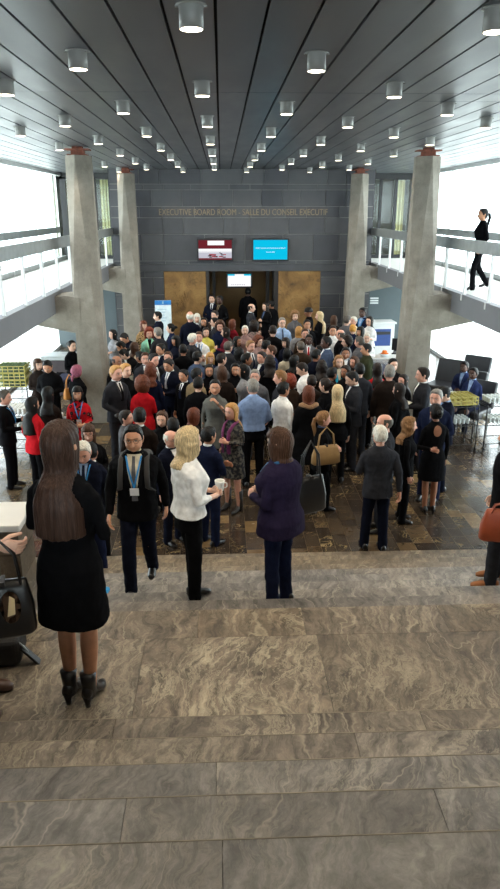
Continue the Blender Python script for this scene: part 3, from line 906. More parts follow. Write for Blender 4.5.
# torso sections: z, half width, half depth, y offset
T_M = [(.86, .166, .116, .012), (.95, .166, .116, .012), (1.05, .150, .108, .0), (1.15, .160, .112, -.002), (1.26, .182, .12, -.004), (1.33, .190, .117, .004), (1.38, .184, .106, .010), (1.415, .155, .090, .016), (1.445, .108, .074, .016), (1.475, .068, .062, .012), (1.50, .058, .058, .008)]
T_F = [(.86, .172, .118, .014), (.93, .176, .118, .014), (1.05, .137, .098, .0), (1.12, .136, .098, -.002), (1.22, .158, .115, -.014), (1.28, .166, .122, -.018), (1.34, .164, .104, .0), (1.385, .150, .092, .010), (1.415, .124, .080, .014), (1.445, .090, .066, .014), (1.475, .058, .056, .010), (1.50, .050, .052, .006)]
def torso_rings(m, fem, z0, z1, grow, hemflare=0.0, seg=28, extra=None, big=1.0):
    base = T_F if fem else T_M
    zs = [b[0] for b in base]
    def at(z):
        c = [float(np.interp(z, zs, [b[i] for b in base])) for i in (1, 2, 3)]
        return c
    Z = [z0] + [z for z in zs if z0+.02 < z < z1-.005] + [z1]
    if z0 < .8: Z = [z0] + [z for z in (.55, .62, .7, .78) if z > z0+.03] + Z[1:]
    rg = []
    for z in Z:
        rx, ry, oy = at(max(z, .86))
        fl = 0
        if z < .95: fl = hemflare*(.95-z)/.3
        rx = (rx+grow)*big+fl; ry = (ry+grow)*(1+(big-1)*1.3)+fl
        rg.append([(rx*(abs(math.cos(a))**.86)*math.copysign(1, math.cos(a)), oy+ry*(abs(math.sin(a))**.86)*math.copysign(1, math.sin(a)), z) for a in [2*PI*i/seg for i in range(seg)]])
    m.rings(rg)

_cache = {}
def P_body(fem, arms, stance, hp, hy, lean, hi):
    k = ('body', fem, arms, stance, hp, hy, lean, hi)
    if k in _cache: return _cache[k]
    m = MB(); sg = 16 if hi else 10
    torso_rings(m, fem, .86, 1.50, -.012, seg=20)
    m.tube([(0, .018, 1.44), (0, .012, 1.50), (0, .005, 1.56)], [(.054 if not fem else .046,)*2, (.052 if not fem else .044,)*2, (.05 if not fem else .043, .05)], sg)
    lk = .93 if fem else 1
    for s in (-1, 1):
        hpv, kn, an = leg_pts(stance, s)
        m.tube([hpv, (hpv+kn)/2, kn, kn+(an-kn)*.3, kn+(an-kn)*.62, an], [.083*lk, .072*lk, .054*lk, (.054*lk, .058*lk), .044*lk, .036*lk], sg)
        sh, el, wr, cu = arm_pts(arms[0 if s > 0 else 1], s, fem)
        q = .86 if fem else 1
        m.tube([sh+Vector((-s*.03, 0, -.025)), (sh+el)/2, el+(sh-el)*.1, el+(wr-el)*.12, el+(wr-el)*.4, wr], [.034*q, .035*q, .030*q, .032*q, .034*q, .025*q], sg)
        dv = (wr-el).normalized()
        if arms[0 if s > 0 else 1] in 'hfm': dv = (dv+Vector((-s*.3, 0, .25))).normalized()
        hand(m, wr, dv, s, cu, fem, 8 if hi else 6, arms[0 if s > 0 else 1] in 'dwvp')
    if bend_fn(lean): m.v = [tuple(bend_fn(lean)(Vector(v))) for v in m.v]
    nb = len(m.v)
    nu, nv = (112, 84) if hi else (72, 54)
    D = head_grid(nu, nv); H = head_surface(D)
    HM = head_matrix(hp, hy); b = bend_fn(lean)
    hv = [HM @ Vector(p) for p in H]
    # ears
    em = MB()
    for s in (-1, 1):
        em.tube([(s*.073, .008, -.034), (s*.080, .012, -.018), (s*.084, .018, .004), (s*.083, .020, .020), (s*.076, .012, .030)], [(.006, .008), (.007, .012), (.007, .015), (.007, .014), (.005, .008)], 8, (1, 0, 0))
    ev = [HM @ Vector(p) for p in em.v]
    if b: hv = [b(v) for v in hv]; ev = [b(v) for v in ev]
    m.add(hv, grid_faces(nu, nv-1), 0, True); m.add(ev, em.f, 0, True)
    me = m.mesh('body')
    # lips, brows and eyes, as a colour mask on the skin
    X, Z = H[:, 0], H[:, 2]; fr = (D[:, 1] < -.2)
    mk = np.zeros((len(m.v), 4), dtype=np.float32); mk[:, 3] = 1
    ax = np.abs(X)
    ew, eh = (.0135, .0058) if hi else (.0135, .008)
    eye = np.clip(1.6-1.6*(((ax-.031)/ew)**2+((Z-.009)/eh)**2), 0, 1)*fr
    iris = np.clip(2.2-1.6*(((ax-.031)/.0062)**2+((Z-.009)/.0066)**2), 0, 1)*fr*np.clip(eye*3, 0, 1)
    lid = np.clip(1-np.abs(Z-.0155-(-.5*(ax-.031)**2/.03))/.0028, 0, 1)*(np.abs(ax-.031) < .0145)*fr
    brow = np.clip(1.4-np.abs(Z-.031+((ax-.032)**2)*6)/.005, 0, 1)*(ax > .013)*(ax < .050)*fr*.75
    lip = np.clip(1.5-1.2*((X/.024)**2+((Z+.066)/.0105)**2), 0, 1)*fr*(.9 if fem else .45)
    nost = np.clip(1-(((ax-.008)/.005)**2+((Z+.046)/.004)**2), 0, 1)*fr*.5
    sl = slice(nb, nb+len(H))
    mk[sl, 0] = lip; mk[sl, 1] = np.maximum.reduce([iris, lid*.9, brow, nost, np.clip(1-np.abs(Z+.066)/.0022, 0, 1)*(ax < .022)*fr*.5]); mk[sl, 2] = eye
    a = me.color_attributes.new('mask', 'FLOAT_COLOR', 'POINT'); a.data.foreach_set('color', mk.ravel())
    me.polygons.foreach_set('use_smooth', [True]*len(me.polygons))
    me.materials.append(None); _cache[k] = me
    return me

def P_top(fem, arms, kind, lean, hi, big=1.0):
    """kind: jacket, shirt, dress, coat, bareback"""
    k = ('top', fem, arms, kind, lean, hi, big)
    if k in _cache: return _cache[k]
    m = MB(); gr, z0, fl, sl = {'jacket': (.016, .80, .02, .0), 'shirt': (.015, .95, .0, -.006), 'tunic': (.012, .80, .015, -.004), 'coat': (.026, .50, .05, .008),
                      'dress': (.009, .57, .02, -.008), 'sweater': (.014, .86, .0, .0)}[kind]
    torso_rings(m, fem, z0, 1.495, gr, fl, 32 if hi else 22, big=big)
    for s in (-1, 1):
        sh, el, wr, cu = arm_pts(arms[0 if s > 0 else 1], s, fem)
        q = (.87 if fem else 1)*big
        short = kind == 'dress' and hi == 2
        e2 = wr-(wr-el).normalized()*.012
        if kind == 'shirt' and fem: e2 = el+(wr-el)*.55
        inn = Vector((s*.09, .015, 1.385))
        m.tube([inn, sh+Vector((-s*.012, 0, -.012)), sh+(el-sh)*.22+Vector((s*.004, 0, 0)), sh+(el-sh)*.75, el, el+(e2-el)*.5, e2], [(.040*q+sl), (.047*q+sl), (.055*q+sl), (.053*q+sl), (.050*q+sl), (.044*q+sl), (.037*q+sl)], 18 if hi else 12)
        if kind in ('jacket', 'coat'):
            pass
    me = finalize(m, {'jacket': 'jacket', 'coat': 'coat', 'shirt': 'shirt', 'dress': 'dress', 'tunic': 'blouse', 'sweater': 'sweater'}[kind], 1, bend_fn(lean))
    me = remesh(me, .0085 if hi else .017, 3 if hi else 1, .006 if hi else .005, 9 if hi else 8, len(_cache))
    _cache[k] = me; return me

def P_legs(fem, stance, kind, hi):
    k = ('legs', fem, stance, kind, hi)
    if k in _cache: return _cache[k]
    m = MB()
    if kind == 'trousers':
        torso_rings(m, fem, .80 if stance != 'sit' else .86, 1.02, -.006, 0, 28 if hi else 20)
        for s in (-1, 1):
            hp_, kn, an = leg_pts(stance, s)
            lk = .92 if fem else 1
            end = an+(an-kn).normalized()*.035
            m.tube([hp_+Vector((0, 0, .02)), hp_+(kn-hp_)*.35, kn+(hp_-kn)*.1, kn+(an-kn)*.25, kn+(an-kn)*.7, end], [(.086*lk), (.088*lk), (.070*lk), (.07*lk), (.064*lk), (.062*lk)], 18 if hi else 12)
        m.tube([(0, .01, .84), (0, .01, .98)], [.1, .12], 14)
    else:
        zb = .50
        torso_rings(m, fem, zb, 1.04, .008, .02, 28 if hi else 20)
    me = finalize(m, kind, 1)
    me = remesh(me, .0085 if hi else .019, 3 if hi else 1, .006 if hi else .004, 8, len(_cache)+3)
    _cache[k] = me; return me

def P_shoe(fem, stance, s, kind, hi):
    k = ('shoe', fem, stance, s, kind)
    if k in _cache: return _cache[k]
    m = MB(); _, kn, an = leg_pts(stance, s)
    x, y, z = an.x, an.y, an.z-.085
    heel = .055 if kind == 'boot' else (.03 if fem else 0.0)
    k1 = .9 if fem else 1.0
    sec = [(.085, .028, .035, .04+heel), (.06, .036, .05, .045+heel), (.0, .038, .055, .05+heel), (-.06, .039, .04, .035+heel*.5), (-.11, .044, .034, .03), (-.155, .040, .027, .024), (-.19, .022, .018, .018)]
    rg = []
    for (dy, w, h, cz) in sec:
        rg.append([(x+w*k1*math.cos(a), y+dy*k1, max(z+cz+h*math.sin(a)*(1 if math.sin(a) > 0 else 1.0), z+(heel*max(0, min(1, (dy+.08)/.08))))) for a in [2*PI*i/16 for i in range(16)]])
    m.rings(rg)
    if heel:
        m.tube([(x, y+.055*k1, z+.002), (x, y+.06*k1, z+.03), (x, y+.06*k1, z+heel+.02)], [(.016, .016), (.018, .018), (.03, .028)], 10, (1, 0, 0), 0, False)
    if kind == 'boot':
        m.tube([(x, y+.0, z+.06), (x, y+.015, z+.11), (x, y+.022, z+.16), (x, y+.02, z+.215)], [(.037, .056), (.038, .048), (.043, .046), (.049, .052)], 16, (1, 0, 0), 0, False)
    if kind == 'tallboot':
        m.tube([(x, y+.02, z+.06), (x, y+.02, z+.2), (x, y+.01, z+.36)], [(.045, .05), (.048, .05), (.06, .06)], 14, (1, 0, 0), 0, False)
    me = finalize(m, 'boot' if 'boot' in kind else 'shoe', 1); _cache[k] = me; return me

# ---- hair
def azim(D): return np.degrees(np.arccos(np.clip(-D[:, 1]/np.maximum(1e-6, np.hypot(D[:, 0], D[:, 1])), -1, 1)))
def P_hair(style, fem, hp, hy, lean, hi):
    k = ('hair', style, fem, hp, hy, lean, hi)
    if k in _cache: return _cache[k]
    nu, nv = (110, 80) if hi else (46, 36)
    D = head_grid(nu, nv); H = head_surface(D, False); az = azim(D); Z = H[:, 2]; X = H[:, 0]
    nape = {'short': -.055, 'bald': -.05, 'flat': -.06}.get(style, -.075)
    line = np.interp(az, [0, 28, 52, 66, 80, 95, 108, 130, 180], [.082, .080, .055, .025, -.012, -.005, -.03, nape, nape])
    th = {'short': .010, 'bald': .007, 'curly': .042, 'afro': .018, 'flat': .008}.get(style, .014)
    t = np.full(len(D), th); up = np.clip(Z/.118, 0, 1)
    if style in ('short',): t += .005*up + .006*sstep(60, 20, az)*np.clip(up, 0, .8)*(1-up**6)
    if style in ('bob', 'long', 'wavy', 'straight', 'fringe', 'bigwavy'): t += .006*up
    if style in ('fringe', 'bob'): line = np.where(az < 50, .042, line)
    if style == 'curly': line = np.where(az < 60, line-.01, line-.03); t += .012*sstep(40, 110, az)
    if style == 'scarf': line = np.interp(az, [0, 50, 80, 180], [.066, .05, -.06, -.09]); t[:] = .02
    if style == 'hat': line = np.full(len(D), .03)+.01*sstep(0, 90, az)*-2; t[:] = .022
    msk = sstep(-.004, .014, Z-line)
    if style == 'bald': msk = msk*sstep(.085, .06, Z)*sstep(62, 78, az)
    if style == 'thin': msk = msk*(1-.0*up)
    nz = np.array([noise.noise(Vector((d[0]*7, d[1]*7, d[2]*3))) for d in D])
    nz2 = np.array([noise.noise(Vector((math.atan2(d[0], d[1])*9, d[2]*1.5, 2))) for d in D])
    amp = {'curly': .02, 'wavy': .008, 'bigwavy': .012}.get(style, .004)
    if style == 'curly': nz = np.array([noise.noise(Vector(d)*9)+.6*noise.noise(Vector(d)*19) for d in D])
    t = t + amp*nz + .003*nz2
    if style == 'short': # side parting
        t += .004*np.exp(-((X-.03)/.03)**2)*up*(1-up**4)
    rad = np.linalg.norm(H, axis=1)
    P = H*((rad + (t*msk - .012*(1-msk)))/rad)[:, None]
    m = MB(); m.add(P, grid_faces(nu, nv-1), 0, True)
    def curtain(z_end, w0, w1, thick, op, back=.0, wav=0.0, waves=3, ztop=.07, nr=14, tilt=0.0):
        n = 40 if hi else 22; rg = []
        for j in range(nr+1):
            u = j/nr; z = ztop+(z_end-ztop)*u
            oa = math.radians(op*(1-.15*u) if z > -.12 else op*1.15)
            if z > -.10: rx = np.interp(z, [-.1, 0, .07], [w0-.008, w0, .078]); ry = np.interp(z, [-.1, 0, .07], [.092, .112, .098]); cy = .008
            else:
                q = min(1, (-.10-z)/.2); q = q*q*(3-2*q); rx = (w0-.008)*(1-q)+w1*q; ry = .092*(1-q)+.10*q; q2 = min(1, (-.10-z)/.07); cy = .008+.052*q2+back*q
            thk = thick*min(1, .35+1.8*u)*(1-.55*max(0, u-.82)/.18)
            ring = []
            for i in range(n+1):
                v = i/n; a = oa+(2*PI-2*oa)*v     # a measured from the face
                w = 1+wav*math.sin(z*waves*20+math.sin(a*3)*2)+.02*noise.noise(Vector((a*5, z*3, 1)))
                zz = z - (.02*noise.noise(Vector((a*6, 3, 0))) + .025*math.sin(a)**2 * 0)*(u**2)
                ring.append((rx*w*math.sin(a), cy-ry*w*math.cos(a), zz))
            for i in range(n, -1, -1):
                v = i/n; a = oa+(2*PI-2*oa)*v
                f = 1-thk/.1*min(1, math.sin(PI*v)*2.2+.25)
                ring.append((rx*f*math.sin(a), cy-ry*f*math.cos(a), z))
            rg.append(ring)
        m.rings(rg)
    if style == 'bob': curtain(-.135, .097, .10, .034, 44)
    elif style == 'fringe': curtain(-.20, .092, .10, .03, 52, .02)
    elif style == 'long': curtain(-.30, .092, .12, .032, 58, .03)
    elif style == 'straight': curtain(-.44, .092, .135, .03, 66, .025, nr=26)
    elif style == 'wavy': curtain(-.20, .098, .12, .036, 50, .02, .05, 3, nr=20)
    elif style == 'bigwavy': curtain(-.26, .112, .14, .045, 52, .03, .06, 3, nr=22)
    elif style == 'bun': m.tube([(0, .10, .03), (0, .135, .04), (0, .15, .035)], [.03, .042, .03], 14)
    elif style == 'pony':
        m.tube([(0, .10, .03), (0, .14, .02), (0, .155, -.06), (0, .13, -.16), (0, .125, -.26)], [.02, .028, .032, .03, .012], 12)
    elif style == 'scarf': m.tube([(0, .09, -.05), (0, .12, -.09), (.01, .12, -.16)], [.03, .03, .012], 10)
    elif style == 'hat': m.lathe((0, 0, .03), [(.11, -.012), (.115, .0), (.10, .03), (.095, .05)], 20)
    HM = head_matrix(hp, hy); b = bend_fn(lean)
    m.v = [tuple(HM @ Vector(p)) for p in m.v]
    if style in ('long', 'straight', 'bigwavy', 'wavy', 'pony', 'fringe'):   # keep the lengths outside the back and shoulders
        base = T_F if fem else T_M; zs = [q[0] for q in base]; out = []
        for (x, y, z) in m.v:
            if z < 1.47:
                rx, ry, oy = [float(np.interp(z, zs, [q[i] for q in base])) for i in (1, 2, 3)]
                rx += .022; ry += .026
                e = math.hypot(x/rx, (y-oy)/ry)
                if e < 1 and y > -.03:
                    g_ = sstep(1.50, 1.44, np.array(z))
                    ny = oy+ry*math.sqrt(max(0, 1-min(1, (x/rx)**2)))
                    y = max(y, y+(ny-y)*float(g_))
            out.append((x, y, z))
        m.v = out
    if b: m.v = [tuple(b(Vector(v))) for v in m.v]
    if hi and style not in ('short', 'bald', 'afro', 'flat'):
        me = remesh(finalize(m, 'hair', 1), .0075, 5)
        co = np.empty(len(me.vertices)*3, dtype=np.float32); me.vertices.foreach_get('co', co); co = co.reshape(-1, 3)
        no = np.empty(len(me.vertices)*3, dtype=np.float32); me.vertices.foreach_get('normal', no); no = no.reshape(-1, 3)
        for i in range(len(co)):
            p = co[i]; a = math.atan2(p[0], p[1]-.02)
            co[i] += no[i]*(.007*noise.noise(Vector((a*7, p[2]*2.2, 1)))+.004*noise.noise(Vector((a*22, p[2]*2.5, 4))))
        me.vertices.foreach_set('co', co.ravel()); me.update(); _cache[k] = me; return me
    name = 'headscarf' if style == 'scarf' else ('hat' if style == 'hat' else 'hair')
    me = finalize(m, name, 1)
    _cache[k] = me; return me

# ---- patches lying on the chest, projected on to the garment
_bvh = {}
def project(top, pts, off):
    k = top.name
    if k not in _bvh:
        _bvh[k] = BVHTree.FromPolygons([v.co for v in top.vertices], [tuple(p.vertices) for p in top.polygons])
    out = []
    for x, z in pts:
        h = _bvh[k].ray_cast(Vector((x, -1.2, z)), Vector((0, 1, 0)))
        y = h[0].y if h[0] else None
        out.append([x, (y-off) if y is not None and y < .12 else None, z])
    last = None
    for p in out:
        if p[1] is None: p[1] = last if last is not None else -.08
        last = p[1]
    return [tuple(p) for p in out]

def strip(top, fL, fR, t0, t1, n, off, thick=.004, cols=6):
    """band on the chest between x=fL(t) and x=fR(t); t runs in height"""
    m = MB(); pts = []
    for i in range(n+1):
        z = t0+(t1-t0)*i/n
        for j in range(cols+1):
            pts.append((fL(i/n)+(fR(i/n)-fL(i/n))*j/cols, z))
    P = project(top, pts, off)
    c = cols+1
    N = len(P); Q = P + [(x, y+thick+.006, z) for x, y, z in P]
    f = []
    for i in range(n):
        for j in range(cols):
            a = i*c+j; f.append((a, a+1, a+c+1, a+c)); f.append((N+a, N+a+c, N+a+c+1, N+a+1))
    edge = [(i*c, (i+1)*c) for i in range(n)] + [(i*c+cols, (i+1)*c+cols) for i in range(n)] + [(j, j+1) for j in range(cols)] + [(n*c+j, n*c+j+1) for j in range(cols)]
    for a, b in edge: f.append((a, b, N+b, N+a))
    m.add(Q, f, 0, False)
    return m

def P_chest(part, top, key, vz=1.16, vw=.055):
    k = (part, top.name, vz, vw)
    if k in _cache: return _cache[k]
    if part == 'shirt_front': m = strip(top, lambda t: -vw*(1-t)**.9-.001, lambda t: vw*(1-t)**.9+.001, 1.478, vz, 14, .004)
    elif part == 'tie': m = strip(top, lambda t: -(.013+.016*t), lambda t: .013+.016*t, 1.462, vz+.01, 14, .011, .004, 4)
    elif part == 'lapel':
        m = strip(top, lambda t: -(vw*(1-t)**.9+.004+.032*math.sin(PI*min(1, .12+t*.85))), lambda t: -vw*(1-t)**.9+.004, 1.476, vz-.005, 14, .010, .004, 3)
        q = strip(top, lambda t: vw*(1-t)**.9-.004, lambda t: vw*(1-t)**.9+.004+.032*math.sin(PI*min(1, .12+t*.85)), 1.476, vz-.005, 14, .010, .004, 3)
        m.add(q.v, q.f)
    elif part == 'lanyard':
        m = strip(top, lambda t: -.072*(1-t)-.009, lambda t: -.072*(1-t)+.007, 1.462, 1.17, 14, .016, .003, 2)
        q = strip(top, lambda t: .072*(1-t)-.007, lambda t: .072*(1-t)+.009, 1.462, 1.17, 14, .016, .003, 2); m.add(q.v, q.f)
    elif part == 'badge': m = strip(top, lambda t: -.042, lambda t: .042, 1.165, 1.09, 4, .022, .004, 4)
    elif part == 'bare_back':
        m = strip_back(top)
    elif part == 'collar':
        m = MB(); n = 18; rg = []
        for z, r in ((1.455, .075), (1.485, .066), (1.512, .060), (1.508, .055)):
            rg.append([(r*math.sin(a)*1.0, .010-r*.98*math.cos(a)-(.012 if abs(a-0) < .3 else 0), z-(.014*math.cos(a))) for a in [2*PI*i/n for i in range(n)]])
        m.rings(rg, cap=False)
    me = finalize(m, part, 1); _cache[k] = me; return me
def strip_back(top):
    m = MB(); k = BVHTree.FromPolygons([v.co for v in top.vertices], [tuple(p.vertices) for p in top.polygons])
    n = 16; pts = []
    cz, cx = 1.36, 0
    for r in (0, .35, .7, 1):
        for i in range(n):
            a = 2*PI*i/n; x = .062*r*math.cos(a); z = cz+.085*r*math.sin(a)
            h = k.ray_cast(Vector((x, 1.2, z)), Vector((0, -1, 0))); pts.append((x, (h[0].y if h[0] else .1)+.005, z))
    m.rings([pts[i*n:(i+1)*n] for i in range(4)], cap=False)
    return m

def put(me, mat, parent, name=None, label=None):
    o = bpy.data.objects.new(name or me.name.split('.')[0], me); COL.objects.link(o); o.parent = parent
    o.material_slots[0].link = 'OBJECT'; o.material_slots[0].material = mat
    if label: o['label'] = label
    return o

M_frame = plain('spectacle_frame', (30, 26, 26), .3)
M_lens = glass_mat('spectacle_lens', (.9, .92, .95))
def glasses(parent, hp, hy, lean):
    k = ('glasses', hp, hy, lean)
    if k not in _cache:
        m = MB()
        for s in (-1, 1):
            pts = [(s*.032+.021*math.cos(a), -.104+.006*abs(math.cos(a)), .006+.015*math.sin(a)) for a in [2*PI*i/16 for i in range(17)]]
            m.tube(pts, [.0017]*17, 5)
            m.tube([(s*.053, -.098, .012), (s*.074, -.07, .014), (s*.080, .0, .010)], [.0017]*3, 5)
        m.tube([(-.011, -.108, .010), (0, -.111, .012), (.011, -.108, .010)], [.0016]*3, 5)
        HM = head_matrix(hp, hy); b = bend_fn(lean)
        m.v = [tuple((b or (lambda q: q))(HM @ Vector(v))) for v in m.v]
        _cache[k] = finalize(m, 'spectacles', 1)
    return put(_cache[k], M_frame, parent)

COLS = dict(navy=(24, 30, 52), dnavy=(18, 21, 34), black=(14, 14, 16), char=(44, 45, 50), grey=(88, 88, 92), lgrey=(140, 140, 144), slate=(66, 78, 102), white=(236, 236, 234),
            lblue=(152, 178, 214), pblue=(120, 140, 176), red=(176, 26, 34), dred=(112, 26, 36), tan=(126, 108, 82), brown=(58, 46, 38), dbrown=(36, 29, 26), cream=(206, 196, 172),
            mint=(140, 196, 168), green=(52, 56, 40), yellow=(206, 196, 96), purple=(38, 32, 54), rose=(150, 122, 118), blue=(34, 42, 74), jeans=(38, 46, 72), leop=(160, 128, 90), gdress=(96, 96, 92), maroon=(96, 30, 44))
def person(x, y, z, rz, h, sex, hair, hc, skin, top, tc, low='trousers', lc='black', arms='dd', stance='stand', hp=0.0, hy=0.0, lean=0.0, hi=0, ex='', label='', tie='navy', shirt='white', group=None, big=1.0, pat=None, shoe=None, shoelab=None, vz=1.16, vw=.055):
    fem = sex == 'f'
    r = empty('person', (x, y, z), math.radians(rz), label, 'person', group)
    r.scale = (h/1.735,)*3
    C = lambda c: lin_c(c)
    put(P_body(fem, arms, stance, hp, hy, lean, hi), skinmat(skin), r)
    tm = P_top(fem, arms, top, lean, hi, big)
    put(tm, fabric(COLS[tc], pattern=pat, rough=.7 if tc in ('white',) else .85), r)
    if low != 'none': put(P_legs(fem, stance, low, hi), fabric(COLS[lc]), r)
    sk = shoe or 'shoe'
    for s in (-1, 1):
        put(P_shoe(fem, stance, s, sk.split(':')[0], hi), (plain('bright_blue_rubber', (24, 140, 200), .5) if 'blue' in sk else plain('tan_suede', (140, 86, 44), .7) if 'tan' in sk else plain('brown_leather', (74, 48, 36), .4) if 'brown' in sk else (boot_m if 'boot' in sk else shoe_m)), r, None, shoelab)
    if hair != 'none': put(P_hair(hair, fem, hp, hy, lean, hi), fabric(COLS['maroon']) if hair == 'x' else hairmat(hc), r)
    if lean == 0:
        if 'V' in ex:
            put(P_chest('shirt_front', tm, 0, vz, vw), fabric(COLS[shirt], .7), r); put(P_chest('collar', tm, 0), fabric(COLS[shirt], .7), r, 'shirt_collar')
            put(P_chest('lapel', tm, 0, vz, vw), fabric(tuple(int(v*1.15+3) for v in COLS[tc])), r, 'lapels')
        if 'C' in ex: put(P_chest('collar', tm, 0), fabric(COLS[shirt], .7), r, 'shirt_collar')
        if 'T' in ex: put(P_chest('tie', tm, 0, vz), fabric(COLS[tie], .6), r, 'necktie')
        if 'L' in ex:
            put(P_chest('lanyard', tm, 0), M_lany, r); put(P_chest('badge', tm, 0), M_badge, r)
        if 'O' in ex: put(P_chest('bare_back', tm, 0), skinmat(skin), r, 'bare_back')
    if 'G' in ex: glasses(r, hp, hy, lean)
    return r
M_lany = plain('blue_lanyard', (36, 138, 210), .6); M_badge = plain('white_badge', (220, 220, 224), .4)
def lin_c(c): return lin(COLS[c])
